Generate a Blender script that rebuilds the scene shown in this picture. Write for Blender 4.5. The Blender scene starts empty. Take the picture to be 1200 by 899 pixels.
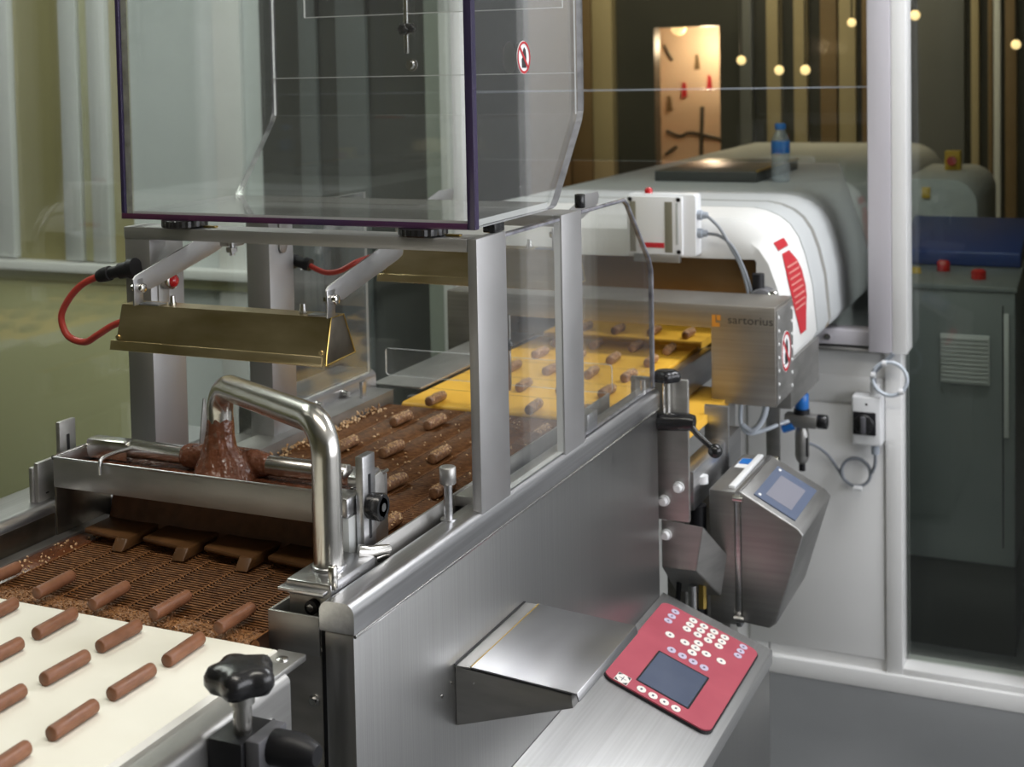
import bpy, bmesh, math, random
from mathutils import Vector, Matrix
random.seed(7)
PI = math.pi
SC = bpy.context.scene
COL = SC.collection

# ------------------------------------------------------------------ camera
cd = bpy.data.cameras.new('camera'); cam = bpy.data.objects.new('camera', cd); COL.objects.link(cam)
F, PX, PY = 1635.0, 550.0, 165.0
ROLL, PIT, YAW = math.radians(1.186), math.radians(2.9), math.radians(25.24)
fw0 = Vector((-math.sin(YAW), math.cos(YAW), 0)); rt = Vector((math.cos(YAW), math.sin(YAW), 0)); up = Vector((0, 0, 1))
fw = fw0*math.cos(PIT) - up*math.sin(PIT); uu = up*math.cos(PIT) + fw0*math.sin(PIT)
R_ = rt*math.cos(ROLL) - uu*math.sin(ROLL); U_ = uu*math.cos(ROLL) + rt*math.sin(ROLL)
m3 = Matrix((R_, U_, -fw)).transposed()
cam.matrix_world = Matrix.Translation((0, 0, 1.6)) @ m3.to_4x4()
cd.sensor_width = 36.0; cd.sensor_fit = 'HORIZONTAL'
cd.lens = 36.0*F/1200.0
cd.shift_x = (600.0-PX)/1200.0
cd.shift_y = (PY-449.5)/1200.0
cd.clip_start = 0.05; cd.clip_end = 60
cd.dof.use_dof = True; cd.dof.focus_distance = 1.72; cd.dof.aperture_fstop = 8.0
SC.camera = cam

# ------------------------------------------------------------------ world, light, exposure
w = bpy.data.worlds.new('world'); SC.world = w; w.use_nodes = True
bg = w.node_tree.nodes['Background']; bg.inputs[0].default_value = (0.62, 0.66, 0.72, 1); bg.inputs[1].default_value = 0.25
SC.view_settings.view_transform = 'Standard'; SC.view_settings.look = 'None'
SC.view_settings.gamma = 1.0; SC.view_settings.use_curve_mapping = False
SC.view_settings.exposure = 0.0

def area(name, loc, direction, sx, sy, power, col):
    l = bpy.data.lights.new(name, 'AREA'); l.shape = 'RECTANGLE'; l.size = sx; l.size_y = sy; l.energy = power; l.color = col
    o = bpy.data.objects.new(name, l); COL.objects.link(o); o.location = loc
    o.rotation_euler = Vector(direction).to_track_quat('-Z', 'Y').to_euler()
    return o
area('window_daylight', (2.72, 1.5, 1.75), (-1, 0, -0.12), 3.6, 1.9, 64, (0.94, 0.945, 1.0))
area('ceiling_light', (-0.5, 0.9, 2.93), (0, 0, -1), 1.5, 0.35, 22, (1.0, 0.95, 0.86))
area('ceiling_light', (0.35, 3.05, 2.93), (0, 0, -1), 1.5, 0.35, 46, (0.96, 0.97, 1.0))  # added out of view to wash the end wall bright for reflections
area('ceiling_light', (-2.6, 2.2, 2.93), (0, 0, -1), 0.6, 1.4, 33, (0.98, 0.98, 0.95))

# ------------------------------------------------------------------ materials
M = {}
def nmat(name):
    m = bpy.data.materials.new(name); m.use_nodes = True
    nt = m.node_tree; b = nt.nodes['Principled BSDF']; M[name] = m
    return m, nt, b
def plain(name, col, rough=0.5, metal=0.0, spec=0.5, coat=0.0):
    m, nt, b = nmat(name)
    b.inputs['Base Color'].default_value = (*col, 1); b.inputs['Roughness'].default_value = rough
    b.inputs['Metallic'].default_value = metal; b.inputs['Specular IOR Level'].default_value = spec
    b.inputs['Coat Weight'].default_value = coat
    return m
def noisy(name, c1, c2, scale=(20, 20, 20), rough=(0.4, 0.5), metal=0.0, bump=0.0, detail=3, bscale=None, spec=0.5, coat=0.0, dist=0.002):
    m, nt, b = nmat(name)
    tc = nt.nodes.new('ShaderNodeTexCoord'); mp = nt.nodes.new('ShaderNodeMapping'); mp.inputs['Scale'].default_value = scale
    nz = nt.nodes.new('ShaderNodeTexNoise'); nz.inputs['Scale'].default_value = 1.0; nz.inputs['Detail'].default_value = detail
    nt.links.new(tc.outputs['Object'], mp.inputs['Vector']); nt.links.new(mp.outputs['Vector'], nz.inputs['Vector'])
    cr = nt.nodes.new('ShaderNodeValToRGB'); cr.color_ramp.elements[0].position = 0.3; cr.color_ramp.elements[1].position = 0.7
    cr.color_ramp.elements[0].color = (*c1, 1); cr.color_ramp.elements[1].color = (*c2, 1)
    nt.links.new(nz.outputs['Fac'], cr.inputs['Fac']); nt.links.new(cr.outputs['Color'], b.inputs['Base Color'])
    mr = nt.nodes.new('ShaderNodeMapRange'); mr.inputs['To Min'].default_value = rough[0]; mr.inputs['To Max'].default_value = rough[1]
    nt.links.new(nz.outputs['Fac'], mr.inputs['Value']); nt.links.new(mr.outputs['Result'], b.inputs['Roughness'])
    b.inputs['Metallic'].default_value = metal; b.inputs['Specular IOR Level'].default_value = spec; b.inputs['Coat Weight'].default_value = coat
    if bump:
        bp = nt.nodes.new('ShaderNodeBump'); bp.inputs['Strength'].default_value = bump; bp.inputs['Distance'].default_value = dist
        n2 = nz
        if bscale:
            mp2 = nt.nodes.new('ShaderNodeMapping'); mp2.inputs['Scale'].default_value = bscale
            n2 = nt.nodes.new('ShaderNodeTexNoise'); n2.inputs['Scale'].default_value = 1.0; n2.inputs['Detail'].default_value = 2
            nt.links.new(tc.outputs['Object'], mp2.inputs['Vector']); nt.links.new(mp2.outputs['Vector'], n2.inputs['Vector'])
        nt.links.new(n2.outputs['Fac'], bp.inputs['Height']); nt.links.new(bp.outputs['Normal'], b.inputs['Normal'])
    return m
def clear(name, tint, ior=1.45, rough=0.02, haze=0.0):
    m, nt, b = nmat(name); nt.nodes.remove(b)
    out = nt.nodes['Material Output']
    tr = nt.nodes.new('ShaderNodeBsdfTransparent'); tr.inputs[0].default_value = (*tint, 1)
    gl = nt.nodes.new('ShaderNodeBsdfGlossy'); gl.inputs['Roughness'].default_value = rough; gl.inputs[0].default_value = (1, 1, 1, 1)
    fr = nt.nodes.new('ShaderNodeFresnel')       # same outside reflectance on both faces of a pane
    ge = nt.nodes.new('ShaderNodeNewGeometry'); mi = nt.nodes.new('ShaderNodeMix')
    mi.inputs[2].default_value = ior; mi.inputs[3].default_value = 1.0/ior
    nt.links.new(ge.outputs['Backfacing'], mi.inputs[0]); nt.links.new(mi.outputs[0], fr.inputs['IOR'])
    mx = nt.nodes.new('ShaderNodeMixShader')
    nt.links.new(fr.outputs[0], mx.inputs[0]); nt.links.new(tr.outputs[0], mx.inputs[1]); nt.links.new(gl.outputs[0], mx.inputs[2])
    last = mx
    if haze:
        df = nt.nodes.new('ShaderNodeBsdfDiffuse'); df.inputs[0].default_value = (0.75, 0.77, 0.8, 1)
        m2 = nt.nodes.new('ShaderNodeMixShader'); m2.inputs[0].default_value = haze
        nt.links.new(mx.outputs[0], m2.inputs[1]); nt.links.new(df.outputs[0], m2.inputs[2]); last = m2
    nt.links.new(last.outputs[0], out.inputs['Surface'])
    return m
def emit(name, col, s):
    m, nt, b = nmat(name)
    b.inputs['Base Color'].default_value = (*col, 1); b.inputs['Emission Color'].default_value = (*col, 1); b.inputs['Emission Strength'].default_value = s
    return m

noisy('steel', (0.50, 0.50, 0.51), (0.60, 0.60, 0.61), (3, 4, 220), (0.26, 0.36), 1.0, 0.05, 2, (4, 4, 500))
noisy('steel_y', (0.50, 0.50, 0.51), (0.60, 0.60, 0.61), (220, 3, 220), (0.26, 0.36), 1.0, 0.05, 2)
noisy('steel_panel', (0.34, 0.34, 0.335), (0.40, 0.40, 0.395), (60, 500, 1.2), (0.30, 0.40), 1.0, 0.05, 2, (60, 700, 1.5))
noisy('steel_dull', (0.38, 0.375, 0.36), (0.48, 0.47, 0.455), (14, 14, 60), (0.42, 0.52), 1.0, 0.04, 3)
noisy('steel_profile', (0.47, 0.465, 0.465), (0.52, 0.515, 0.515), (8, 8, 8), (0.44, 0.52), 1.0)
plain('chrome', (0.72, 0.71, 0.69), 0.1, 1.0)
noisy('steel_tube', (0.58, 0.565, 0.53), (0.66, 0.645, 0.61), (30, 30, 30), (0.20, 0.28), 1.0)
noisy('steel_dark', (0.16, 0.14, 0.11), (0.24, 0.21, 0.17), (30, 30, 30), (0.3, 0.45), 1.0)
noisy('steel_detector', (0.33, 0.31, 0.28), (0.40, 0.375, 0.34), (3, 4, 160), (0.44, 0.52), 1.0)
noisy('steel_cover', (0.33, 0.325, 0.315), (0.40, 0.395, 0.385), (6, 6, 120), (0.42, 0.5), 1.0)
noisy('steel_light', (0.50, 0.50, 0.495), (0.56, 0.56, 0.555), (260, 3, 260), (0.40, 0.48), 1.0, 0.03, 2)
noisy('steel_tarnished', (0.52, 0.41, 0.21), (0.76, 0.64, 0.40), (9, 9, 30), (0.26, 0.42), 1.0, 0.05, 4)
plain('screw', (0.62, 0.61, 0.60), 0.22, 1.0)
plain('black_plastic', (0.014, 0.014, 0.015), 0.25)
plain('black_matte', (0.010, 0.010, 0.012), 0.45, spec=0.35)
plain('grey_plastic', (0.10, 0.10, 0.11), 0.45)
noisy('belt_white', (0.80, 0.77, 0.66), (0.86, 0.84, 0.74), (7, 7, 7), (0.5, 0.6), 0.0)
noisy('belt_yellow', (0.72, 0.39, 0.035), (0.80, 0.46, 0.05), (5, 5, 5), (0.45, 0.55), 0.0)
noisy('milk_chocolate', (0.17, 0.068, 0.032), (0.23, 0.095, 0.046), (60, 60, 60), (0.36, 0.5), 0.0, 0.12, 3)
noisy('wet_chocolate', (0.105, 0.034, 0.013), (0.15, 0.052, 0.021), (40, 40, 40), (0.18, 0.32), 0.0, 0.35, 3, dist=0.004)
noisy('flowing_chocolate', (0.105, 0.036, 0.017), (0.17, 0.063, 0.032), (70, 70, 110), (0.16, 0.36), 0.0, 0.8, 4, (90, 90, 60), dist=0.005)
noisy('dark_chocolate', (0.03, 0.012, 0.006), (0.055, 0.022, 0.01), (30, 30, 30), (0.3, 0.5), 0.0, 0.2, 3)
noisy('belt_wire', (0.11, 0.042, 0.014), (0.26, 0.115, 0.042), (120, 120, 120), (0.34, 0.5), 0.0, spec=0.2)
noisy('belt_film', (0.095, 0.030, 0.009), (0.17, 0.060, 0.020), (110, 110, 110), (0.5, 0.65), 0.0, 0.5, 3, spec=0.1, dist=0.003)
noisy('curtain_chocolate', (0.12, 0.048, 0.018), (0.18, 0.078, 0.032), (60, 60, 60), (0.35, 0.5), 0.0, 0.4, 3, dist=0.003)
noisy('wet_crumbs', (0.12, 0.045, 0.013), (0.42, 0.20, 0.075), (260, 260, 260), (0.25, 0.45), 0.0, 1.0, 3, dist=0.004)
noisy('flow_guide', (0.085, 0.038, 0.012), (0.15, 0.068, 0.024), (30, 30, 30), (0.35, 0.5), 0.0, 0.3, 3, dist=0.003)
noisy('nut_chocolate', (0.15, 0.062, 0.028), (0.36, 0.20, 0.105), (130, 130, 130), (0.35, 0.5), 0.0, 0.6, 2, dist=0.003)
noisy('nut', (0.46, 0.25, 0.10), (0.78, 0.56, 0.33), (40, 40, 40), (0.4, 0.6), 0.0)
clear('acrylic', (0.975, 0.98, 0.975), 1.46, 0.015, 0.012)
clear('acrylic_guard', (0.97, 0.975, 0.97), 1.46, 0.015, 0.015)
clear('window_glass', (0.90, 0.93, 0.90), 1.5, 0.01)
clear('bottle_plastic', (0.86, 0.91, 0.95), 1.4, 0.05, 0.22)
noisy('acrylic_edge', (0.026, 0.022, 0.055), (0.05, 0.035, 0.08), (3, 3, 6), (0.1, 0.2), 0.0)
noisy('acrylic_edge_red', (0.11, 0.02, 0.05), (0.035, 0.026, 0.065), (3.5, 3, 3), (0.1, 0.2), 0.0)
noisy('acrylic_edge_grey', (0.10, 0.10, 0.12), (0.30, 0.30, 0.33), (40, 40, 40), (0.1, 0.2), 0.0)
plain('acrylic_edge_light', (0.55, 0.56, 0.55), 0.15)
plain('red_cable', (0.42, 0.045, 0.03), 0.4)
plain('red_button', (0.48, 0.012, 0.016), 0.15, coat=0.6)
noisy('keypad_red', (0.37, 0.060, 0.088), (0.41, 0.072, 0.10), (20, 20, 20), (0.4, 0.48), 0.0)
plain('key_white', (0.78, 0.76, 0.70), 0.4)
plain('key_violet', (0.52, 0.47, 0.60), 0.4)
plain('key_mark', (0.08, 0.08, 0.12), 0.5)
plain('print_black', (0.02, 0.02, 0.022), 0.5)
plain('print_white', (0.82, 0.82, 0.82), 0.5)
plain('print_red', (0.50, 0.02, 0.03), 0.45)
plain('print_orange', (0.60, 0.25, 0.03), 0.45)
plain('print_faded', (0.05, 0.048, 0.045), 0.5)
plain('label_text', (0.70, 0.28, 0.24), 0.45)
noisy('lcd', (0.05, 0.065, 0.11), (0.08, 0.10, 0.15), (5, 5, 5), (0.12, 0.18), 0.0)
plain('display_blue', (0.10, 0.125, 0.19), 0.35)
plain('display_grey', (0.22, 0.22, 0.26), 0.3)
noisy('white_paint', (0.74, 0.74, 0.73), (0.80, 0.80, 0.79), (3, 3, 3), (0.35, 0.45), 0.0)
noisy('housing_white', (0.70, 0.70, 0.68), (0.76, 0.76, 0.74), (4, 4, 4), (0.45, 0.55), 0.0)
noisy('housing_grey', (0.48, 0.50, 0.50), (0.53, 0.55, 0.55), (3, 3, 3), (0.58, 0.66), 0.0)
plain('plastic_white', (0.76, 0.77, 0.78), 0.35)
plain('olive_grey', (0.20, 0.19, 0.14), 0.4)
plain('gland_grey', (0.36, 0.40, 0.46), 0.45)
plain('cable_grey', (0.22, 0.24, 0.27), 0.45)
plain('hose_clear', (0.55, 0.60, 0.66), 0.2)
plain('valve_blue', (0.02, 0.17, 0.55), 0.3)
plain('brass', (0.50, 0.35, 0.10), 0.3, 1.0)
noisy('tunnel_lining', (0.25, 0.16, 0.07), (0.33, 0.22, 0.11), (4, 4, 4), (0.35, 0.45), 0.6)
noisy('alu_lilac', (0.56, 0.54, 0.58), (0.60, 0.58, 0.62), (3, 3, 3), (0.4, 0.5), 0.2)
noisy('floor_grey', (0.105, 0.11, 0.113), (0.135, 0.14, 0.143), (2.2, 2.2, 2.2), (0.42, 0.55), 0.0)
noisy('olive_wall', (0.31, 0.28, 0.135), (0.36, 0.325, 0.165), (1.2, 1.2, 1.2), (0.3, 0.4), 0.0)
noisy('olive_pale', (0.56, 0.54, 0.31), (0.62, 0.60, 0.36), (1.2, 1.2, 1.2), (0.3, 0.4), 0.0)
noisy('olive_light', (0.46, 0.45, 0.27), (0.50, 0.49, 0.30), (1.2, 1.2, 1.2), (0.3, 0.4), 0.0)
noisy('pale_panel', (0.66, 0.70, 0.71), (0.72, 0.76, 0.77), (1.5, 1.5, 1.5), (0.3, 0.4), 0.0)
noisy('sage_panel', (0.34, 0.38, 0.33), (0.37, 0.41, 0.36), (1.5, 1.5, 1.5), (0.4, 0.5), 0.0)
noisy('dark_panel', (0.045, 0.048, 0.046), (0.06, 0.062, 0.058), (2, 2, 2), (0.3, 0.4), 0.0)
noisy('slate_panel', (0.13, 0.14, 0.145), (0.16, 0.17, 0.175), (2, 2, 2), (0.3, 0.4), 0.0)
noisy('brown_panel', (0.17, 0.115, 0.055), (0.21, 0.145, 0.075), (2, 2, 6), (0.4, 0.5), 0.0)
noisy('tan_panel', (0.38, 0.32, 0.19), (0.42, 0.36, 0.22), (2, 2, 2), (0.5, 0.6), 0.0)
noisy('warm_wall', (0.66, 0.50, 0.36), (0.72, 0.56, 0.42), (2, 2, 2), (0.6, 0.7), 0.0)
noisy('ceiling_paint', (0.42, 0.41, 0.36), (0.46, 0.45, 0.40), (2, 2, 2), (0.6, 0.7), 0.0)
noisy('back_wall_paint', (0.15, 0.125, 0.05), (0.18, 0.155, 0.07), (2, 2, 2), (0.5, 0.6), 0.0)
noisy('cabinet_grey', (0.22, 0.24, 0.245), (0.25, 0.27, 0.275), (3, 3, 3), (0.35, 0.45), 0.3)
plain('vent_grey', (0.55, 0.56, 0.55), 0.45)
plain('crate_blue', (0.015, 0.045, 0.20), 0.4)
plain('yellow_paint', (0.65, 0.42, 0.03), 0.45)
emit('lamp_warm', (1.0, 0.72, 0.34), 1.5)
emit('lamp_tube', (1.0, 0.97, 0.9), 6.0)
emit('window_sky', (0.93, 0.955, 1.0), 1.4)

# ------------------------------------------------------------------ helpers
def root_loc(o):
    v = Vector((0, 0, 0))
    while o is not None:
        v = v + o.location; o = o.parent
    return v
def thing(name, label, cat, loc, group=None, kind=None):
    o = bpy.data.objects.new(name, None); COL.objects.link(o); o.location = loc; o.empty_display_size = 0.05
    o['label'] = label; o['category'] = cat
    if group: o['group'] = group
    if kind: o['kind'] = kind
    return o
def tag(o, label, cat, group=None, kind=None):
    o['label'] = label; o['category'] = cat
    if group: o['group'] = group
    if kind: o['kind'] = kind
    return o
def finish(name, bm, mats, parent=None, smooth=False, bevel=0.0, seg=2, ang=35):
    """world-space bmesh -> object; origin at the parent's place or at the mesh's own base"""
    bmesh.ops.recalc_face_normals(bm, faces=bm.faces)
    if bevel:
        es = [e for e in bm.edges if len(e.link_faces) == 2 and e.calc_face_angle(0) > math.radians(ang)]
        bmesh.ops.bevel(bm, geom=es, offset=bevel, segments=seg, affect='EDGES', profile=0.5, clamp_overlap=True)
    if parent is not None:
        L = root_loc(parent)
    else:
        xs = [v.co.x for v in bm.verts]; ys = [v.co.y for v in bm.verts]; zs = [v.co.z for v in bm.verts]
        L = Vector(((min(xs)+max(xs))/2, (min(ys)+max(ys))/2, min(zs)))
    for v in bm.verts: v.co -= L
    me = bpy.data.meshes.new(name); bm.to_mesh(me); bm.free()
    if not isinstance(mats, (list, tuple)): mats = [mats]
    for k in mats: me.materials.append(M[k])
    if smooth or bevel:
        me.polygons.foreach_set('use_smooth', [True]*len(me.polygons))
        if not (smooth is True):
            me.set_sharp_from_angle(angle=math.radians(40))
        elif smooth is True:
            me.set_sharp_from_angle(angle=math.radians(50))
    o = bpy.data.objects.new(name, me); COL.objects.link(o)
    if parent is not None: o.parent = parent
    else: o.location = L
    return o
def struct(o): o['kind'] = 'structure'; return o
def add_box(bm, x0, x1, y0, y1, z0, z1, mi=0):
    vs = [bm.verts.new(p) for p in ((x0,y0,z0),(x1,y0,z0),(x1,y1,z0),(x0,y1,z0),(x0,y0,z1),(x1,y0,z1),(x1,y1,z1),(x0,y1,z1))]
    for f in ((3,2,1,0),(4,5,6,7),(0,1,5,4),(1,2,6,5),(2,3,7,6),(3,0,4,7)):
        bm.faces.new([vs[i] for i in f]).material_index = mi
def box(name, x0, x1, y0, y1, z0, z1, mat, parent=None, bevel=0.0015, seg=2):
    bm = bmesh.new(); add_box(bm, x0, x1, y0, y1, z0, z1)
    return finish(name, bm, mat, parent, bevel=bevel, seg=seg)
def add_prism(bm, pts, axis, a0, a1, mi=0, edge_mi=None):
    """pts 2D outline in the plane across axis: 'X' -> (y,z), 'Y' -> (x,z), 'Z' -> (x,y)"""
    def P(p, a):
        return {'X': (a, p[0], p[1]), 'Y': (p[0], a, p[1]), 'Z': (p[0], p[1], a)}[axis]
    A = [bm.verts.new(P(p, a0)) for p in pts]; B = [bm.verts.new(P(p, a1)) for p in pts]
    n = len(pts)
    bm.faces.new(A).material_index = mi; bm.faces.new(B[::-1]).material_index = mi
    for i in range(n):
        f = bm.faces.new((A[i], A[(i+1) % n], B[(i+1) % n], B[i])); f.material_index = mi if edge_mi is None else edge_mi
def prism(name, pts, axis, a0, a1, mat, parent=None, bevel=0.0, seg=2, smooth=False):
    bm = bmesh.new(); add_prism(bm, pts, axis, a0, a1)
    return finish(name, bm, mat, parent, bevel=bevel, seg=seg, smooth=smooth)
def pane(name, pts, axis, a0, a1, parent=None, mat='acrylic', edge='acrylic_edge'):
    bm = bmesh.new(); add_prism(bm, pts, axis, a0, a1, 0, 1)
    return finish(name, bm, [mat, edge], parent)
def add_tube(bm, pts, r, seg=10, caps=True, mi=0):
    pts = [Vector(p) for p in pts]; n = len(pts)
    rr = r if isinstance(r, (list, tuple)) else [r]*n
    T = []
    for i in range(n):
        t = (pts[min(i+1, n-1)] - pts[max(i-1, 0)]); T.append(t.normalized())
    a = Vector((0, 0, 1)) if abs(T[0].z) < 0.9 else Vector((1, 0, 0))
    N = (a - T[0]*a.dot(T[0])).normalized(); rings = []
    for i in range(n):
        if i:
            N = (N - T[i]*N.dot(T[i])).normalized()
        B = T[i].cross(N)
        rings.append([bm.verts.new(pts[i] + (N*math.cos(2*PI*k/seg) + B*math.sin(2*PI*k/seg))*rr[i]) for k in range(seg)])
    for i in range(n-1):
        for k in range(seg):
            bm.faces.new((rings[i][k], rings[i][(k+1) % seg], rings[i+1][(k+1) % seg], rings[i+1][k])).material_index = mi
    if caps:
        bm.faces.new(rings[0][::-1]).material_index = mi; bm.faces.new(rings[-1]).material_index = mi
def tube(name, pts, r, mat, parent=None, seg=12, smooth=True, caps=True):
    bm = bmesh.new(); add_tube(bm, pts, r, seg, caps)
    return finish(name, bm, mat, parent, smooth=smooth)
def rod(name, p0, p1, r, mat, parent=None, seg=16, r2=None, chamfer=0.0):
    p0 = Vector(p0); p1 = Vector(p1); r2 = r if r2 is None else r2
    if chamfer:
        d = (p1-p0).normalized()*chamfer
        return tube(name, [p0, p0+d, p1-d, p1], [r-chamfer, r, r2, r2-chamfer], mat, parent, seg)
    return tube(name, [p0, p1], [r, r2], mat, parent, seg)
def curve(pts, n=8):
    """Catmull-Rom through the points"""
    P = [Vector(p) for p in pts]; P = [P[0]*2-P[1]] + P + [P[-1]*2-P[-2]]; out = []
    for i in range(1, len(P)-2):
        for k in range(n):
            t = k/n; a, b, c, d = P[i-1], P[i], P[i+1], P[i+2]
            out.append(0.5*((2*b) + (c-a)*t + (2*a-5*b+4*c-d)*t*t + (3*b-a-3*c+d)*t**3))
    out.append(P[-2]); return out
def bend(pts, rad, n=8):
    """polyline with rounded corners"""
    P = [Vector(p) for p in pts]; out = [P[0]]
    for i in range(1, len(P)-1):
        a = (P[i-1]-P[i]).normalized(); b = (P[i+1]-P[i]).normalized()
        ang = a.angle(b); d = rad/math.tan(ang/2)
        s = P[i]+a*d; e = P[i]+b*d; c = P[i] + (a+b).normalized()*(rad/math.sin(ang/2))
        v0 = s-c; v1 = e-c; th = v0.angle(v1)
        for k in range(n+1):
            t = k/n; out.append(c + (v0*math.sin((1-t)*th) + v1*math.sin(t*th))/math.sin(th))
    out.append(P[-1]); return out
def rrect(x0, x1, y0, y1, r, n=5, corners=(1, 1, 1, 1)):
    out = []
    for (cx, cy, a, on) in ((x1-r, y0+r, -PI/2, corners[1]), (x1-r, y1-r, 0, corners[2]), (x0+r, y1-r, PI/2, corners[3]), (x0+r, y0+r, PI, corners[0])):
        if on:
            for k in range(n+1): out.append((cx+r*math.cos(a+PI/2*k/n), cy+r*math.sin(a+PI/2*k/n)))
        else:
            out.append((cx + r*(1 if cx > (x0+x1)/2 else -1), cy + r*(1 if cy > (y0+y1)/2 else -1)))
    return out
def circle(cx, cy, rx, ry=None, n=20, a0=0):
    ry = rx if ry is None else ry
    return [(cx+rx*math.cos(a0+2*PI*k/n), cy+ry*math.sin(a0+2*PI*k/n)) for k in range(n)]
def star_knob(name, c, r, h, mat, parent, lobes=5, depth=0.16, axis='Z', n=40):
    """lobed hand knob with rounded top and bottom"""
    bm = bmesh.new(); rings = []
    for (s, z) in ((0.55, 0), (0.86, 0.04), (1.0, 0.3), (1.0, 0.62), (0.9, 0.88), (0.6, 1.0), (0.2, 1.03)):
        rg = []
        for k in range(n):
            a = 2*PI*k/n; q = r*s*(1 - depth*(0.5-0.5*math.cos(lobes*a))*min(1, s*1.2))
            p = (q*math.cos(a), q*math.sin(a), z*h)
            if axis == 'X': p = (p[2], p[0], p[1])
            if axis == 'Y': p = (p[0], -p[2], p[1])
            rg.append(bm.verts.new(Vector(c)+Vector(p)))
        rings.append(rg)
    for i in range(len(rings)-1):
        for k in range(n): bm.faces.new((rings[i][k], rings[i][(k+1) % n], rings[i+1][(k+1) % n], rings[i+1][k]))
    bm.faces.new(rings[0][::-1]); bm.faces.new(rings[-1])
    return finish(name, bm, mat, parent, smooth=True)
def hexbolt(name, c, r, h, axis, mat, parent):
    d = {'X': Vector((1,0,0)), 'Y': Vector((0,-1,0)), 'Z': Vector((0,0,1))}[axis]; c = Vector(c)
    return tube(name, [c, c+d*h*0.3, c+d*h*0.3, c+d*h], [r*1.35, r*1.35, r, r*0.85], mat, parent, 12)
def text_mesh(name, body, size, mat, parent, M4):
    cu = bpy.data.curves.new(name, 'FONT'); cu.body = body; cu.size = size; cu.extrude = 0.0002; cu.align_x = 'LEFT'
    o = bpy.data.objects.new(name, cu); COL.objects.link(o)
    dg = bpy.context.evaluated_depsgraph_get(); me = bpy.data.meshes.new_from_object(o.evaluated_get(dg))
    bpy.data.objects.remove(o); bpy.data.curves.remove(cu)
    me.transform(M4); me.transform(Matrix.Translation(-root_loc(parent)))
    me.materials.clear(); me.materials.append(M[mat])
    q = bpy.data.objects.new(name, me); COL.objects.link(q); q.parent = parent
    return q
def copy_tree(o, parent=None):
    c = o.copy(); COL.objects.link(c); c.parent = parent
    for ch in list(o.children): copy_tree(ch, c)
    return c
ORD = ['first', 'second', 'third', 'fourth', 'fifth', 'sixth', 'seventh', 'eighth', 'ninth']
#SECTION setting
# ================================================================== the setting
WY = 3.60          # the glazed partition
CZ = 2.95
struct(box('floor', -5.5, 2.9, -3.0, 9.0, -0.1, 0.0, 'floor_grey', bevel=0))
struct(box('ceiling', -5.5, 2.9, -3.0, 9.0, CZ, CZ+0.1, 'ceiling_paint', bevel=0))
struct(box('wall_back', -5.5, 2.9, -3.1, -3.0, 0, CZ, 'back_wall_paint', bevel=0))
struct(box('wall_left', -5.6, -5.5, -3.0, 9.0, 0, CZ, 'olive_wall', bevel=0))
bm = bmesh.new()     # right wall with its window opening
add_box(bm, 2.8, 2.9, -3.0, 9.0, 0, 0.75); add_box(bm, 2.8, 2.9, -3.0, 9.0, 2.75, CZ)
add_box(bm, 2.8, 2.9, -3.0, -0.4, 0.75, 2.75); add_box(bm, 2.8, 2.9, 3.4, 9.0, 0.75, 2.75)
struct(finish('wall_right', bm, 'white_paint'))
wn = box('window_1', 2.86, 2.88, -0.4, 3.4, 0.75, 2.75, 'window_sky', bevel=0); struct(wn)
for y in (0.55, 1.5, 2.45): box('window_frame', 2.82, 2.86, y-0.03, y+0.03, 0.75, 2.75, 'white_paint', wn)
# lamps on the ceiling, the fittings of the area lights
for i, (x, y, sx, sy, lb) in enumerate(((-0.5, 0.9, 1.5, 0.35, 'long ceiling lamp above the camera side of the line'), (0.35, 3.05, 1.5, 0.35, 'long ceiling lamp added to wash the white end wall'), (-2.6, 2.2, 0.6, 1.4, 'ceiling lamp behind the glass on the left'))):
    t = thing('ceiling_lamp', lb, 'lamp', (x, y, CZ), 'ceiling lamps')
    bm = bmesh.new()
    for (a, b, c, d) in ((-sx/2-0.03, sx/2+0.03, -sy/2-0.03, -sy/2-0.005), (-sx/2-0.03, sx/2+0.03, sy/2+0.005, sy/2+0.03), (-sx/2-0.03, -sx/2-0.005, -sy/2, sy/2), (sx/2+0.005, sx/2+0.03, -sy/2, sy/2)):
        add_box(bm, x+a, x+b, y+c, y+d, CZ-0.06, CZ)
    finish('frame', bm, 'white_paint', t)

# partition across the end: white lower panel, mullions, panes
wl = box('wall_end', -0.848, -0.548, WY, WY+0.06, 0.0, 0.862, 'white_paint', bevel=0); struct(wl)
box('panel', -1.50, -0.852, WY, WY+0.05, 0.0, 0.80, 'white_paint', wl, 0)
box('panel', -0.90, -0.552, WY-0.006, WY, 0.075, 0.725, 'white_paint', wl, 0.002)
box('panel', -0.90, -0.552, WY-0.006, WY, 0.732, 0.80, 'white_paint', wl, 0.002)
struct(box('trim_1', -0.548, -0.508, WY-0.012, WY+0.08, 0.0, 0.876, 'white_paint', bevel=0.002))
struct(box('trim_2', -1.50, 0.0, WY-0.02, WY+0.06, 0.0, 0.045, 'white_paint', bevel=0.003))
struct(box('trim_3', -0.58, -0.5235, WY-0.06, WY+0.03, 0.876, CZ, 'alu_lilac', bevel=0.003))   # the tall mullion
struct(box('trim_4', -0.5225, -0.488, WY-0.058, WY+0.04, 0.876, CZ, 'white_paint', bevel=0.001))  # white strip painting the mullion's right side as lit by the window
t5 = struct(box('trim_5', -0.83, -0.58, WY-0.035, WY+0.03, 0.886, 0.925, 'alu_lilac', bevel=0.003))
box('rail_lip', -0.86, -0.575, WY-0.045, WY, 0.872, 0.880, 'steel_dull', t5, 0.001)
rod('screw', (-0.685, WY-0.041, 0.905), (-0.685, WY-0.035, 0.905), 0.008, 'screw', t5, 12)
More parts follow.
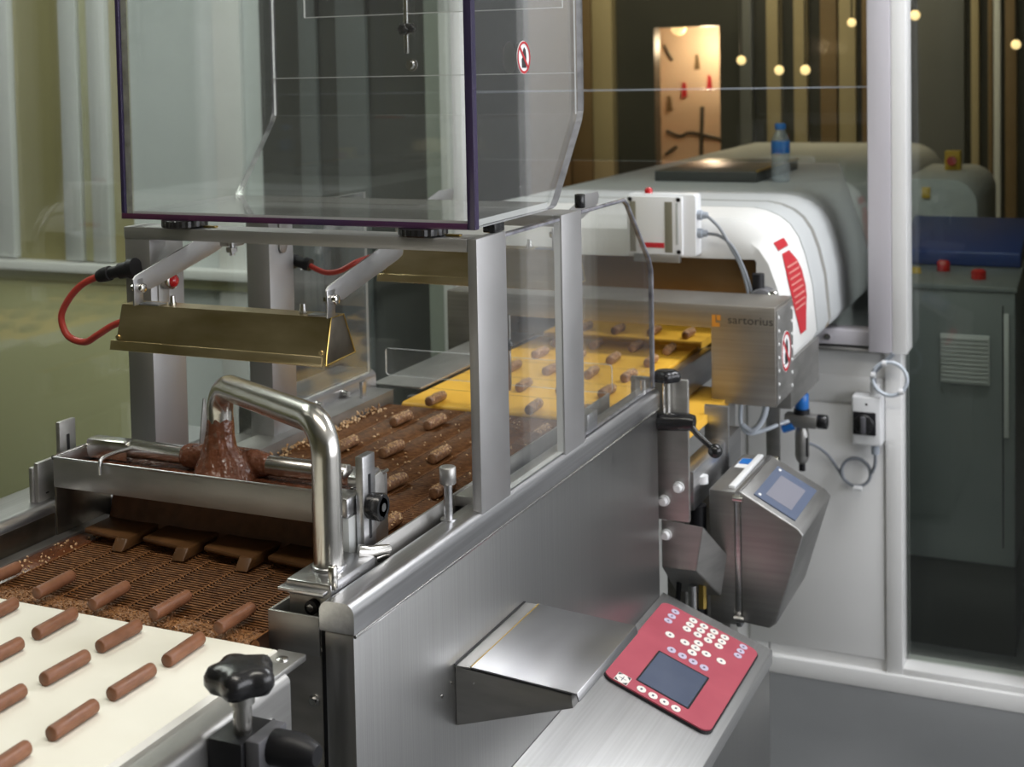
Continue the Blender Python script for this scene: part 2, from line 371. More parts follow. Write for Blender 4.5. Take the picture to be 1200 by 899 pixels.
# right of the mullion: glass down to the floor trim
w2 = pane('window_2', [(-0.50, 0.045), (-0.14, 0.045), (-0.14, CZ), (-0.50, CZ)], 'Y', WY+0.05, WY+0.06, None, 'window_glass', 'acrylic_edge_light'); struct(w2)
struct(box('trim_6', -0.508, -0.14, WY-0.01, WY+0.09, 0.045, 0.062, 'white_paint', bevel=0.002))
struct(box('trim_7', -0.14, 0.03, WY-0.05, WY+0.05, 0.0, CZ, 'white_paint', bevel=0.003))
struct(box('wall_end_right', 0.03, 1.0, WY, WY+0.08, 0.0, CZ, 'slate_panel', bevel=0))
struct(box('wall_end_far', 1.0, 2.8, WY, WY+0.08, 0.0, CZ, 'white_paint', bevel=0))
# panes above the tunnel
w3 = pane('window_3', [(-1.70, 1.345), (-0.66, 1.345), (-0.58, 1.10), (-0.58, 1.535), (-1.70, 1.535)], 'Y', WY, WY+0.01, None, 'window_glass', 'acrylic_edge_light'); struct(w3)
jt = struct(box('trim_9', -1.70, -0.58, WY-0.001, WY+0.011, 1.5360, 1.5385, 'gland_grey', bevel=0))
w4 = pane('window_4', [(-1.70, 1.54), (-0.58, 1.54), (-0.58, CZ), (-1.70, CZ)], 'Y', WY, WY+0.01, None, 'window_glass', 'acrylic_edge_light'); struct(w4)
# left: glass screen beside the line, olive wall with white uprights behind it
struct(box('trim_8', -1.775, -1.705, WY-0.03, WY+0.05, 0.0, CZ, 'white_paint', bevel=0.003))
w5 = pane('window_5', [(-0.6, 0.0), (3.56, 0.0), (3.56, CZ), (-0.6, CZ)], 'X', -1.74, -1.73, None, 'window_glass', 'acrylic_edge_light'); struct(w5)
wo = box('wall_olive', -5.5, -2.90, WY, WY+0.08, 0.0, CZ, 'olive_wall', bevel=0); struct(wo)
for (a, b) in ((-3.47, -3.381), (-3.164, -3.093), (-3.047, -2.977)):
    box('upright', a, b, WY-0.03, WY, 1.0, CZ, 'vent_grey', wo, 0.003)
box('stripe', -3.093, -3.047, WY-0.01, WY, 1.0, CZ, 'olive_light', wo, 0.001)
box('ledge', -5.5, -2.40, WY-0.06, WY, 0.965, 0.995, 'white_paint', wo, 0.004)
box('lower_panel', -5.5, -2.905, WY-0.02, WY, 0.0, 0.928, 'olive_pale', wo, 0.002)
box('ledge', -5.5, -2.40, WY-0.03, WY, 0.93, 0.962, 'olive_light', wo, 0.002)
wp = box('wall_pale_reflection', -2.90, -2.40, WY, WY+0.08, 0.0, CZ, 'pale_panel', bevel=0); struct(wp)  # pale sheet put here to draw a reflection in the clear panels
box('upright', -2.56, -2.46, WY-0.02, WY, 0.0, CZ, 'white_paint', wp, 0.003)  # white strip drawing the reflection of a bright column
wd = box('wall_hall_darkness', -2.40, -1.83, WY, WY+0.08, 0.0, CZ, 'dark_panel', bevel=0); struct(wd)  # dark sheet in place of glass, painting the unlit hall behind it
box('upright', -2.12, -2.02, WY-0.02, WY, 0.0, CZ, 'slate_panel', wd, 0.003)
box('upright', -2.25, -2.19, WY-0.02, WY, 0.0, CZ, 'slate_panel', wd, 0.003)
struct(box('wall_sage', -1.83, -1.775, WY-0.01, WY+0.08, 0.0, CZ, 'sage_panel', bevel=0))

# the dim hall behind the partition
HY = 7.0
wh = box('wall_hall', -5.5, -2.225, HY, HY+0.1, 0.0, CZ, 'dark_panel', bevel=0); struct(wh)
box('lintel', -2.225, -1.878, HY, HY+0.1, 1.80, CZ, 'dark_panel', wh, 0)
for (a, b, k) in ((-2.90, -2.67, 'brown_panel'), (-2.66, -2.545, 'brown_panel'), (-2.54, -2.43, 'tan_panel')):
    box('cladding', a, b, HY-0.08, HY, 0.0, CZ, k, wh, 0.004)
wh2 = box('wall_hall_right', -1.878, 2.8, HY, HY+0.1, 0.0, CZ, 'dark_panel', bevel=0); struct(wh2)
for (a, b, z0, k) in ((-1.76, -1.70, 0, 'slate_panel'), (-1.625, -1.555, 0.9, 'tan_panel'), (-1.49, -1.425, 0.9, 'tan_panel'), (-1.36, -1.28, 0, 'brown_panel'), (-1.27, -1.19, 0.8, 'tan_panel'), (-1.16, -1.10, 0, 'brown_panel'),
                   (-0.90, -0.69, 0.0, 'slate_panel'), (-0.66, -0.625, 0.0, 'tan_panel'), (-0.585, -0.565, 0.0, 'brown_panel'), (-0.56, -0.53, 0.0, 'pale_panel'), (-0.51, -0.46, 0.0, 'brown_panel')):
    box('cladding', a, b, HY-0.06, HY, z0, CZ, k, wh2, 0.004)
# lit niche with a painted branch
wi = box('wall_niche', -2.6, -1.5, 7.9, 8.0, 0.0, CZ, 'warm_wall', bevel=0); struct(wi)
struct(box('wall_niche_left', -2.70, -2.60, 7.1, 8.0, 0.0, CZ, 'warm_wall', bevel=0))
struct(box('wall_niche_right', -1.60, -1.50, 7.1, 7.9, 0.0, CZ, 'warm_wall', bevel=0))
for (p, r) in (([(-2.23, 7.895, 0.6), (-2.235, 7.895, 1.0), (-2.225, 7.895, 1.36)], 0.012), ([(-2.10, 7.895, 0.6), (-2.095, 7.895, 1.1), (-2.11, 7.895, 1.58)], 0.011), ([(-2.44, 7.895, 1.22), (-2.36, 7.895, 1.19), (-2.29, 7.895, 1.21), (-2.1, 7.895, 1.17)], 0.008), ([(-2.45, 7.895, 1.72), (-2.40, 7.895, 1.63)], 0.008), ([(-2.45, 7.895, 1.08), (-2.38, 7.895, 1.13)], 0.008)):
    tube('painted_branch', curve(p, 5), r, 'dark_panel', wi, 8)
for (x, z, k) in ((-2.33, 1.46, 'print_red'), (-2.18, 1.50, 'print_red'), (-2.42, 1.38, 'brown_panel'), (-2.25, 1.62, 'brown_panel')):
    prism('painted_bird', [(x-0.018, z-0.045), (x+0.016, z-0.04), (x+0.012, z), (x+0.006, z+0.04), (x-0.008, z+0.045), (x-0.012, z)], 'Y', 7.888, 7.9, k, wi)
def hall_lamp(x, y, z, r, label):
    t = thing('hall_lamp', label, 'lamp', (x, y, z), 'small lamps in the dim hall')
    bm = bmesh.new(); bmesh.ops.create_uvsphere(bm, u_segments=12, v_segments=8, radius=r)
    bmesh.ops.translate(bm, vec=(x, y, z), verts=bm.verts); finish('bulb', bm, 'lamp_warm', t, smooth=True)
    rod('cord', (x, y, z+r*0.8), (x, y, CZ), 0.004, 'black_matte', t, 6)
hall_lamp(-2.27, 7.60, 1.815, 0.045, 'warm globe lamp inside the lit niche')
for (x, y, z, r, lb) in ((-1.665, 6.6, 1.62, 0.022, 'small hall lamp right of the lit niche'), (-1.44, 6.4, 1.57, 0.022, 'small hall lamp above the bottle, left of two'), (-1.28, 6.2, 1.57, 0.022, 'small hall lamp above the bottle, right of two'), (-1.13, 6.5, 1.78, 0.02, 'small hall lamp close left of the tall mullion'), (-0.84, 6.4, 1.80, 0.022, 'small hall lamp just right of the tall mullion'), (-0.42, 6.3, 1.66, 0.02, 'small hall lamp at the right edge of the picture')):
    hall_lamp(x, y, z, r, lb)
l = bpy.data.lights.new('niche_light', 'POINT'); l.energy = 8; l.color = (1.0, 0.74, 0.50); l.shadow_soft_size = 0.05
o = bpy.data.objects.new('niche_light', l); COL.objects.link(o); o.location = (-2.12, 7.68, 1.72)
area('hall_light', (-1.7, 5.7, 2.90), (0, 0.8, -0.6), 2.2, 0.3, 38, (1.0, 0.82, 0.56))
#SECTION machine
# ================================================================== enrobing machine
PXO = -0.736       # outer face of the right side panel
em = thing('enrobing_machine', 'stainless steel chocolate coating machine with long brushed side panel and rounded top rail', 'machine', (-1.0, 1.75, 0))
def rail_prof(x0, x1, z0, z1, r, side):
    c = (0, 0, 1, 0) if side > 0 else (0, 0, 0, 1)
    if side == 0: c = (0, 0, 1, 1)
    return rrect(x0, x1, z0, z1, r, 7, c)
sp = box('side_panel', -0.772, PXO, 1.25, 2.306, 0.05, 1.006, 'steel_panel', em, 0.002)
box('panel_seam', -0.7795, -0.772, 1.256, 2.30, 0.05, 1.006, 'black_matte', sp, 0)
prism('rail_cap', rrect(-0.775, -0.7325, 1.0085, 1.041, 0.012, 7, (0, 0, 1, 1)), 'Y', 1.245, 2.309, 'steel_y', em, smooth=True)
tube('cap_lip', [(-0.7330, 1.247, 1.0062), (-0.7330, 2.307, 1.0062)], 0.0020, 'chrome', em, 10)
for (y, z) in ((1.478, 0.861), (1.452, 0.855)):
    rod('rivet', (PXO-0.001, y, z), (PXO+0.0012, y, z), 0.0022, 'screw', sp, 8)
# left side of the machine
for (y0, y1) in ((0.55, 1.80), (1.96, 2.275)):
    prism('left_rail', rrect(-1.37, -1.277, 0.55, 1.042, 0.014, 6, (0, 0, 1, 1)), 'Y', y0, y1, 'steel_y', em, smooth=True)
box('left_base', -1.365, -1.30, 1.80, 1.96, 0.5, 0.99, 'steel_dull', em)
box('inner_strip', -1.226, -1.221, 1.52, 2.24, 0.972, 1.015, 'steel_dull', em, 0.001)
box('strip_flange', -1.277, -1.221, 1.52, 2.24, 1.0125, 1.0155, 'steel_dull', em, 0.001)
box('dark_reflection_strip', -1.2768, -1.2755, 0.75, 1.402, 0.999, 1.029, 'steel_dark', em, 0.0004)  # dark strip painting the dim reflection on the rail's inner face
box('inner_lip', -1.277, -1.258, 0.75, 1.50, 0.985, 0.9985, 'steel_dull', em, 0.001)
for y in (1.98, 2.06, 2.15): hexbolt('bolt', (-1.277, y, 1.022), 0.006, 0.012, 'X', 'screw', em)
box('stop_pin', -1.245, -1.238, 2.155, 2.17, 1.015, 1.045, 'steel', em, 0.001)
# posts and beams of the frame
for (x0, x1, y0, y1, z0) in ((-0.749, PXO, 1.576, 1.668, 1.03), (-0.749, PXO, 1.867, 1.948, 1.03), (-1.288, -1.244, 1.576, 1.652, 0.98), (-1.288, -1.244, 1.877, 1.948, 0.98)):
    box('post', x0, x1, y0, y1, z0, 1.388 if x0 > -1 else 1.371, 'steel_profile', em, 0.001)
box('cross_beam', -1.2885, -0.7495, 1.5755, 1.622, 1.371, 1.388, 'steel_profile', em, 0.001)
box('cross_beam', -1.2885, -0.7495, 1.8665, 1.9485, 1.371, 1.388, 'steel_profile', em, 0.001)
box('post_foot', -0.787, -0.737, 1.60, 1.662, 1.036, 1.05, 'steel_dull', em, 0.001)
# right inner guide and standing bolt
box('inner_guide', -0.789, -0.7855, 1.375, 2.2, 0.985, 1.052, 'steel_dull', em, 0.0008)
b = rod('clamp_bolt', (-0.763, 1.535, 1.04), (-0.763, 1.535, 1.088), 0.0055, 'steel', em, 16)
rod('bolt_head', (-0.763, 1.535, 1.086), (-0.763, 1.535, 1.108), 0.0105, 'steel_dull', b, 24, chamfer=0.0012)
rod('bolt_collar', (-0.763, 1.535, 1.04), (-0.763, 1.535, 1.0425), 0.010, 'steel', b, 20)
# front plate and pocket beside the belt
bm = bmesh.new()
add_box(bm, -0.845, -0.780, 1.252, 1.256, 0.975, 1.018); add_box(bm, -0.845, -0.841, 1.256, 1.40, 0.975, 1.018)
add_box(bm, -0.84, -0.78, 1.256, 1.40, 0.972, 0.976)
finish('side_pocket', bm, 'steel_dull', em, bevel=0.0012)
box('front_plate', -0.845, -0.780, 1.256, 1.262, 0.40, 0.974, 'steel_dull', em, 0.001)
hexbolt('bolt', (-0.79, 1.256, 0.925), 0.005, 0.006, 'Y', 'screw', em)
box('belly_panel', -1.30, -0.80, 1.27, 2.2, 0.30, 0.90, 'steel_dull', em, 0.002)
tube('drip_tray', [(-1.23, 1.36, 0.93), (-0.85, 1.36, 0.93)], 0.03, 'dark_chocolate', em, 16)
bm = bmesh.new(); add_box(bm, -1.255, -0.848, 1.215, 1.41, 0.955, 0.960); add_box(bm, -1.255, -0.80, 1.41, 2.2, 0.955, 0.960)
finish('chocolate_bed', bm, 'dark_chocolate', em)
# red signal lamp and slot covers on the left posts
sl = prism('slot_cover', [(1.602+0.012*math.cos(a)*1.0, 1.293+(0.022 if math.sin(a) > 0 else -0.022)+0.012*math.sin(a)) for a in [2*PI*k/24+0.01 for k in range(24)]], 'X', -1.2435, -1.2415, 'steel_dull', em, 0.0004)
rod('lamp_bezel', (-1.2415, 1.606, 1.309), (-1.228, 1.606, 1.309), 0.0125, 'steel_tube', sl, 24, chamfer=0.0012)
tube('lamp_lens', [(-1.228, 1.606, 1.309), (-1.224, 1.606, 1.309), (-1.2215, 1.606, 1.309)], [0.0095, 0.0085, 0.004], 'red_button', sl, 20)
prism('slot_cover', [(1.915+0.0115*math.cos(a), 1.338+(0.018 if math.sin(a) > 0 else -0.018)+0.0115*math.sin(a)) for a in [2*PI*k/24+0.01 for k in range(24)]], 'X', -1.2435, -1.2405, 'steel_dull', em, 0.0008)
# hanging adjuster under the beam
ad = box('beam_bracket', -1.142, -1.118, 1.60, 1.625, 1.362, 1.371, 'steel_dull', em, 0.001)
rod('adjuster_screw', (-1.122, 1.60, 1.35), (-1.122, 1.60, 1.372), 0.004, 'steel', ad, 10)
rod('adjuster_nut', (-1.122, 1.60, 1.355), (-1.122, 1.60, 1.361), 0.0085, 'steel_dull', ad, 6)

# ------------------------------------------------------------------ pick-off chute and console
ch = thing('access_chute', 'wedge shaped steel hatch box sticking out of the brushed side panel', 'hatch', (-0.66, 1.595, 0.80))
box('hinge_flange', PXO, PXO+0.022, 1.487, 1.703, 0.8775, 0.8795, 'steel_dull', ch, 0.0004)
prism('lid', [(PXO+0.0225, 0.8785), (PXO+0.0225, 0.8805), (-0.577, 0.8715), (-0.574, 0.862), (-0.576, 0.862), (-0.5785, 0.8695)], 'Y', 1.487, 1.703, 'steel', ch, 0.0004)
box('hinge_gap', PXO, PXO+0.003, 1.4865, 1.7035, 0.8796, 0.8806, 'black_matte', ch, 0)
tube('hinge_rod', [(PXO+0.0222, 1.488, 0.8800), (PXO+0.0222, 1.702, 0.8800)], 0.0011, 'brass', ch, 6)
prism('body', [(PXO+0.0005, 0.803), (PXO+0.0005, 0.877), (-0.585, 0.867), (-0.583, 0.852)], 'Y', 1.489, 1.701, 'steel_dull', ch, 0.001)
cn = thing('control_console', 'sloping steel control console with red keypad at the foot of the side panel', 'console', (-0.64, 1.93, 0))
u_ = Vector((0.193, 0, -0.073)).normalized(); n_ = Vector((0.073, 0, 0.193)).normalized(); o_ = Vector((-0.736, 0, 0.675))
def CP(u, y, h=0.0): return o_ + u_*u + n_*h + Vector((0, y, 0))
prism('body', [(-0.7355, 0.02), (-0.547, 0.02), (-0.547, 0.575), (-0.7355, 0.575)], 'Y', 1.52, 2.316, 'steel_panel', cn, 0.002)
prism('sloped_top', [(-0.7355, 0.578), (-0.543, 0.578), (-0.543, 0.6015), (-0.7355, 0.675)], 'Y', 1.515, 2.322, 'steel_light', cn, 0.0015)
def slab(name, pts, h0, h1, mat, parent):
    bm = bmesh.new()
    A = [bm.verts.new(CP(u, y, h0)) for u, y in pts]; B = [bm.verts.new(CP(u, y, h1)) for u, y in pts]; n = len(pts)
    bm.faces.new(A[::-1]); bm.faces.new(B)
    for i in range(n): bm.faces.new((A[i], A[(i+1) % n], B[(i+1) % n], B[i]))
    return finish(name, bm, mat, parent)
slab('keypad_gasket', rrect(0.0125, 0.1925, 1.966, 2.283, 0.018), 0.0, 0.004, 'black_matte', cn)
kp = slab('keypad', rrect(0.0135, 0.1905, 1.9675, 2.281, 0.017), 0.004, 0.0062, 'keypad_red', cn)
slab('screen_frame', rrect(0.0590, 0.1478, 1.998, 2.1155, 0.002, 2), 0.0062, 0.0066, 'black_matte', kp)
slab('screen', rrect(0.0618, 0.1450, 2.001, 2.1115, 0.001, 2), 0.0066, 0.0070, 'lcd', kp)
def key(u, y, ru, ry, mat, mark=True):
    slab('button', circle(u, y, ru, ry, 16), 0.0062, 0.0070, mat, kp)
    if mark: slab('button_mark', [(u-ru*0.22, y-ry*0.3), (u+ru*0.22, y-ry*0.3), (u+ru*0.22, y+ry*0.3), (u-ru*0.22, y+ry*0.3)], 0.0070, 0.0071, 'key_mark', kp)
for i in range(3):
    key(0.0408, 2.2630-0.0207*i, 0.0072, 0.0078, 'key_violet'); key(0.1652, 2.2672-0.0190*i, 0.0068, 0.0078, 'key_violet')
for c, u in enumerate((0.0735, 0.0933, 0.1122, 0.1317)):
    for r in range(3): key(u, 2.2655-0.0192*r, 0.0074, 0.0084, 'key_white')
for (u, y) in ((0.0574, 2.1802), (0.0841, 2.1815), (0.1025, 2.2016), (0.1030, 2.1822), (0.1031, 2.1623), (0.1224, 2.1816), (0.1482, 2.1841)):
    key(u, y, 0.0080, 0.0088, 'key_white')
for u in (0.0744, 0.0938, 0.1126, 0.1319):
    key(u, 2.1368, 0.0074, 0.0088, 'key_violet'); key(u, 1.9815, 0.0074, 0.0084, 'key_white')
lg = slab('maker_plate', rrect(0.0318, 0.0535, 1.9688, 1.9950, 0.001, 2), 0.0062, 0.0066, 'key_white', kp)
ue, ye, du, dy = 0.0426, 1.9819, 0.0100, 0.0122
for (a, b) in ((-1, -1), (1, -1), (1, 1), (-1, 1)):
    slab('plate_corner', [(ue+a*du, ye+b*dy), (ue+a*du*0.35, ye+b*dy), (ue+a*du, ye+b*dy*0.35)][::(1 if a*b > 0 else -1)], 0.0066, 0.00675, 'print_black', kp)
slab('plate_cross', [(ue-0.006, ye-0.0006), (ue+0.006, ye-0.0006), (ue+0.006, ye+0.0006), (ue-0.006, ye+0.0006)], 0.0066, 0.00675, 'key_mark', kp)
slab('plate_cross', [(ue-0.0006, ye-0.007), (ue+0.0006, ye-0.007), (ue+0.0006, ye+0.007), (ue-0.0006, ye+0.007)], 0.0066, 0.00675, 'key_mark', kp)

# ------------------------------------------------------------------ infeed conveyor with the white belt
ic = thing('infeed_conveyor', 'infeed conveyor with cream white belt in the front left', 'conveyor', (-1.05, 0.85, 0))
belt = prism('belt', rrect(0.40, 1.207, 0.982, 1.0, 0.0089, 8), 'X', -1.262, -0.803, 'belt_white', ic, smooth=True)
prism('side_rail', rrect(-0.806, -0.766, 0.86, 0.992, 0.010, 6, (0, 0, 1, 0)), 'Y', 0.40, 1.172, 'steel_cover', ic, smooth=True)
ep = box('end_plate', -0.806, -0.772, 1.150, 1.213, 0.988, 0.9955, 'steel_dull', ic, 0.0012)
tube('screw', [(-0.787, 1.19, 0.995), (-0.787, 1.19, 0.9975), (-0.787, 1.19, 0.9985)], [0.007, 0.0065, 0.004], 'screw', ep, 16)
hexbolt('bolt', (-0.766, 1.135, 0.955), 0.005, 0.006, 'X', 'screw', ic)
box('bed', -1.258, -0.81, 0.42, 1.19, 0.93, 0.980, 'steel_dull', ic, 0.002)
box('left_side_rail', -1.274, -1.264, 0.40, 1.17, 0.86, 0.990, 'steel', ic, 0.002)
for (x, y) in ((-1.235, 0.45), (-0.80, 0.45), (-1.235, 1.1), (-0.80, 1.1)):
    box('leg', x-0.02, x+0.02, y-0.02, y+0.02, 0.0, 0.90, 'steel_dull', ic, 0.002)

kb = thing('clamp_knob', 'black five lobed hand knob on a steel clamp beside the white belt', 'knob', (-0.742, 1.055, 0.955))
star_knob('knob', (-0.741, 1.052, 1.030), 0.0345, 0.026, 'black_plastic', kb, 5, 0.22)
rod('neck', (-0.741, 1.052, 1.018), (-0.741, 1.052, 1.032), 0.012, 'steel_tube', kb, 20)
rod('shaft', (-0.741, 1.052, 0.985), (-0.741, 1.052, 1.020), 0.0088, 'steel_tube', kb, 20)
rod('guide_pin', (-0.752, 1.066, 0.985), (-0.752, 1.066, 1.018), 0.004, 'steel_tube', kb, 12)
box('clamp_block', -0.766, -0.728, 1.03, 1.085, 0.945, 0.990, 'black_matte', kb, 0.003)
box('clamp_body', -0.728, -0.712, 1.035, 1.082, 0.945, 0.992, 'grey_plastic', kb, 0.002)
hd = tube('lever_hub', [(-0.712, 1.06, 0.978), (-0.684, 1.06, 0.978), (-0.668, 1.06, 0.978), (-0.6655, 1.06, 0.978)], [0.0165, 0.0165, 0.011, 0.009], 'black_matte', kb, 24)
rod('lever_pin', (-0.679, 1.058, 0.90), (-0.679, 1.058, 0.972), 0.0055, 'steel_tube', hd, 14)
hexbolt('bolt', (-0.722, 1.035, 0.962), 0.005, 0.006, 'Y', 'screw', kb)

# ------------------------------------------------------------------ wire mesh belt
wb = thing('wire_mesh_belt', 'chocolate covered wire mesh belt running through the machine', 'belt', (-1.03, 1.7, 0.98))
ZB = 0.993
bm = bmesh.new(); xl, xr = -1.222, -0.845
step = 0.0062; y = 1.226; xl0 = xl
lanes = [xl + (xr-xl)*k/9 for k in range(10)]
while y < 2.212:
    pts = []
    right = xr if y < 1.41 else -0.792
    ln = [xl + (right-xl)*k/8 for k in range(9)]
    for k in range(8):
        pts.append((ln[k]+0.003, y, ZB)); pts.append((ln[k+1]-0.003, y, ZB-0.0002))
        if k < 7: pts.append((ln[k+1], y+step*0.35, ZB+0.0004))
    add_tube(bm, pts, 0.00135, 5)
    y += step
o = finish('wires', bm, 'belt_wire', wb, smooth=True); o['kind'] = 'stuff'
bm = bmesh.new()
for k in range(9):
    for side in (-0.001,):
        add_tube(bm, [(xl+(xr-xl)*k/8+side, 1.226, ZB+0.0005), (xl+(xr-xl)*k/8+side, 1.40, ZB+0.0005)], 0.0009, 5)
        q = xl+(-0.792-xl)*k/8
        add_tube(bm, [(q+side, 1.415, ZB+0.0002), (q+side, 2.205, ZB+0.0002)], 0.0009, 5)
o = finish('link_rows', bm, 'belt_wire', wb, smooth=True); o['kind'] = 'stuff'
rod('nose_roller', (-1.222, 1.226, 0.982), (-0.846, 1.226, 0.982), 0.0105, 'belt_wire', wb, 20)
bm = bmesh.new()     # coat of chocolate lying in the mesh of the far run
nx, ny = 40, 70; g = {}
for i in range(nx+1):
    for j in range(ny+1):
        X = -1.224 + i*(0.433/nx); Y = 1.50 + j*(0.71/ny)
        g[i, j] = bm.verts.new((X, Y, ZB-0.0012+0.0005*math.sin(i*1.9+j*0.7)*math.sin(j*1.3)+random.uniform(-0.0006, 0.0006)))
for i in range(nx):
    for j in range(ny): bm.faces.new((g[i, j], g[i+1, j], g[i+1, j+1], g[i, j+1]))
finish('chocolate_film', bm, 'belt_film', wb, smooth=True)
bm = bmesh.new(); g = {}
for i in range(61):
    for j in range(7):
        X = -1.240 + i*(0.394/60); Y = 1.214 + j*0.0058
        g[i, j] = bm.verts.new((X, Y + (random.uniform(-0.004, 0.004) if j == 6 else 0), ZB+(0.0012 if 0 < j < 6 else -0.003)+random.uniform(-0.0006, 0.0008)))
for i in range(60):
    for j in range(6): bm.faces.new((g[i, j], g[i+1, j], g[i+1, j+1], g[i, j+1]))
finish('crumb_coat', bm, 'wet_crumbs', wb, smooth=True)
bm = bmesh.new()
for q in range(900):
    s_ = random.uniform(0.0006, 0.0014); yy = 1.216+0.036*random.random()**1.4
    mtx = Matrix.Translation((random.uniform(-1.238, -0.848), yy, ZB+0.0016)) @ Matrix.Rotation(random.uniform(0, 6), 4, Vector((random.random(), random.random(), 1)).normalized()) @ Matrix.Diagonal((s_*1.4, s_, s_*0.8, 1))
    bmesh.ops.create_icosphere(bm, subdivisions=1, radius=1.0, matrix=mtx)
o = finish('coat_grains', bm, 'wet_crumbs', wb); o['kind'] = 'stuff'

# ------------------------------------------------------------------ chocolate tank over the belt
tk = thing('chocolate_tank', 'long open steel tank of liquid chocolate set across the wire belt', 'tank', (-1.06, 1.455, 1.05))
TX0, TX1, TY0, TY1, TZ0, TZ1 = -1.277, -0.836, 1.403, 1.512, 1.063, 1.102
box('front_wall', TX0, TX1, TY0, TY0+0.003, TZ0, TZ1, 'steel_dull', tk, 0.0008)
box('back_wall', TX0, TX1, TY1-0.003, TY1, TZ0, TZ1, 'steel', tk, 0.0008)
for (a, b) in ((TX0, TX0+0.003), (TX1-0.003, TX1)): box('end_wall', a, b, TY0+0.003, TY1-0.003, TZ0, TZ1, 'steel', tk, 0.0008)
tube('rim', [(TX0, TY0, TZ1), (TX0, TY1, TZ1)], 0.0028, 'chrome', tk, 10)
tube('rim', [(TX1, TY0, TZ1), (TX1, TY1, TZ1)], 0.0026, 'chrome', tk, 10)
tube('rim', [(TX0, TY0+0.001, TZ1), (TX1, TY0+0.001, TZ1)], 0.0016, 'steel', tk, 8)
box('tank_floor', TX0+0.002, TX1-0.002, TY0+0.003, TY1-0.003, TZ0, TZ0+0.004, 'steel_dull', tk, 0)
box('end_skirt', TX0, TX0+0.003, TY0+0.001, TY1, 0.994, TZ0, 'steel_dark', tk, 0.0006)  # darker steel paints in the dark reflection on this end
box('end_skirt', TX1-0.004, TX1, TY0+0.001, TY1, 0.994, TZ0, 'steel_dull', tk, 0.0006)
ry, rz = 1.478, 1.1015
rod('roller', (-1.205, ry, rz), (-0.872, ry, rz), 0.0128, 'steel_tube', tk, 28, chamfer=0.001)
bb = box('roller_bearing', -1.276, -1.207, ry-0.012, ry+0.012, rz-0.016, rz+0.011, 'steel_tube', tk, 0.004)
tube('hook', curve([(-1.20, 1.468, 1.105), (-1.198, 1.44, 1.108), (-1.196, 1.41, 1.109), (-1.1955, 1.399, 1.104), (-1.195, 1.398, 1.089)], 5), 0.0028, 'steel', tk, 8)
tube('hook', curve([(-0.872, 1.43, 1.100), (-0.872, 1.405, 1.103), (-0.8725, 1.398, 1.098), (-0.873, 1.397, 1.078)], 5), 0.0028, 'steel', tk, 8)
box('right_end_cap', -0.843, -0.812, 1.372, 1.41, 1.085, 1.108, 'steel', tk, 0.003)
box('right_side_plate', -0.840, -0.812, 1.374, 1.40, 1.036, 1.0845, 'housing_grey', tk, 0.001)
def slot_plate(x0, x1, y0, y1, z0, z1, s0, s1, mat='steel'):
    p = box('slotted_plate', x0, x1, y0, y1, z0, z1, mat, tk, 0.0012)
    ym = (y0+y1)/2
    box('slot', x1-0.001, x1+0.0004, ym-0.0028, ym+0.0028, s0, s1, 'black_matte', p, 0)
    return p
sr = slot_plate(-0.810, -0.7995, 1.388, 1.417, 1.020, 1.154, 1.055, 1.131)
kx = tube('knurled_knob', [(-0.799, 1.4035, 1.093), (-0.784, 1.4035, 1.093), (-0.782, 1.4035, 1.093), (-0.782, 1.4035, 1.093), (-0.7835, 1.4035, 1.093)], [0.0155, 0.0165, 0.015, 0.0105, 0.0095], 'black_plastic', sr, 28)
rod('knob_screw', (-0.784, 1.4035, 1.093), (-0.7812, 1.4035, 1.093), 0.005, 'screw', sr, 12)
prism('backing_plate', [(1.41, 1.045), (1.452, 1.066), (1.456, 1.110), (1.446, 1.122), (1.41, 1.118)], 'X', -0.812, -0.807, 'steel_dull', tk, 0.001)
prism('bearing_block', [(1.42, 1.105), (1.462, 1.105), (1.462, 1.112), (1.452, 1.124), (1.436, 1.124), (1.42, 1.118)], 'X', -0.84, -0.813, 'steel', tk, 0.002)
slot_plate(-1.306, -1.299, 1.442, 1.474, 1.04, 1.137, 1.09, 1.118, 'steel_dull')
slot_plate(-1.303, -1.296, 1.395, 1.428, 1.036, 1.094, 1.05, 1.052, 'steel_dull')
box('bracket_edge', -1.309, -1.303, 1.392, 1.40, 1.032, 1.088, 'steel_dull', tk, 0.0008)
th = tube('locking_handle', [(-0.795, 1.365, 1.051), (-0.786, 1.372, 1.049), (-0.778, 1.405, 1.044)], [0.009, 0.008, 0.0055], 'steel_tube', tk, 16)
tube('locking_handle', [(-0.795, 1.385, 1.033), (-0.783, 1.41, 1.036)], [0.006, 0.006], 'steel_tube', tk, 14)
# pool of chocolate in the tank
bm = bmesh.new(); nx, ny = 60, 14; g = {}
for i in range(nx+1):
    for j in range(ny+1):
        X = TX0+0.003+(TX1-TX0-0.006)*i/nx; Y = TY0+0.003+(TY1-TY0-0.006)*j/ny
        d = math.hypot((X+1.03)/0.08, (Y-1.45)/0.05)
        g[i, j] = bm.verts.new((X, Y, 1.083+0.004*math.exp(-d*d)+0.0010*math.sin(X*60)*math.cos(Y*90)))
for i in range(nx):
    for j in range(ny): bm.faces.new((g[i, j], g[i+1, j], g[i+1, j+1], g[i, j+1]))
tag(finish('liquid_chocolate', bm, 'flowing_chocolate', smooth=True), 'pool of liquid chocolate filling the steel tank', 'chocolate')

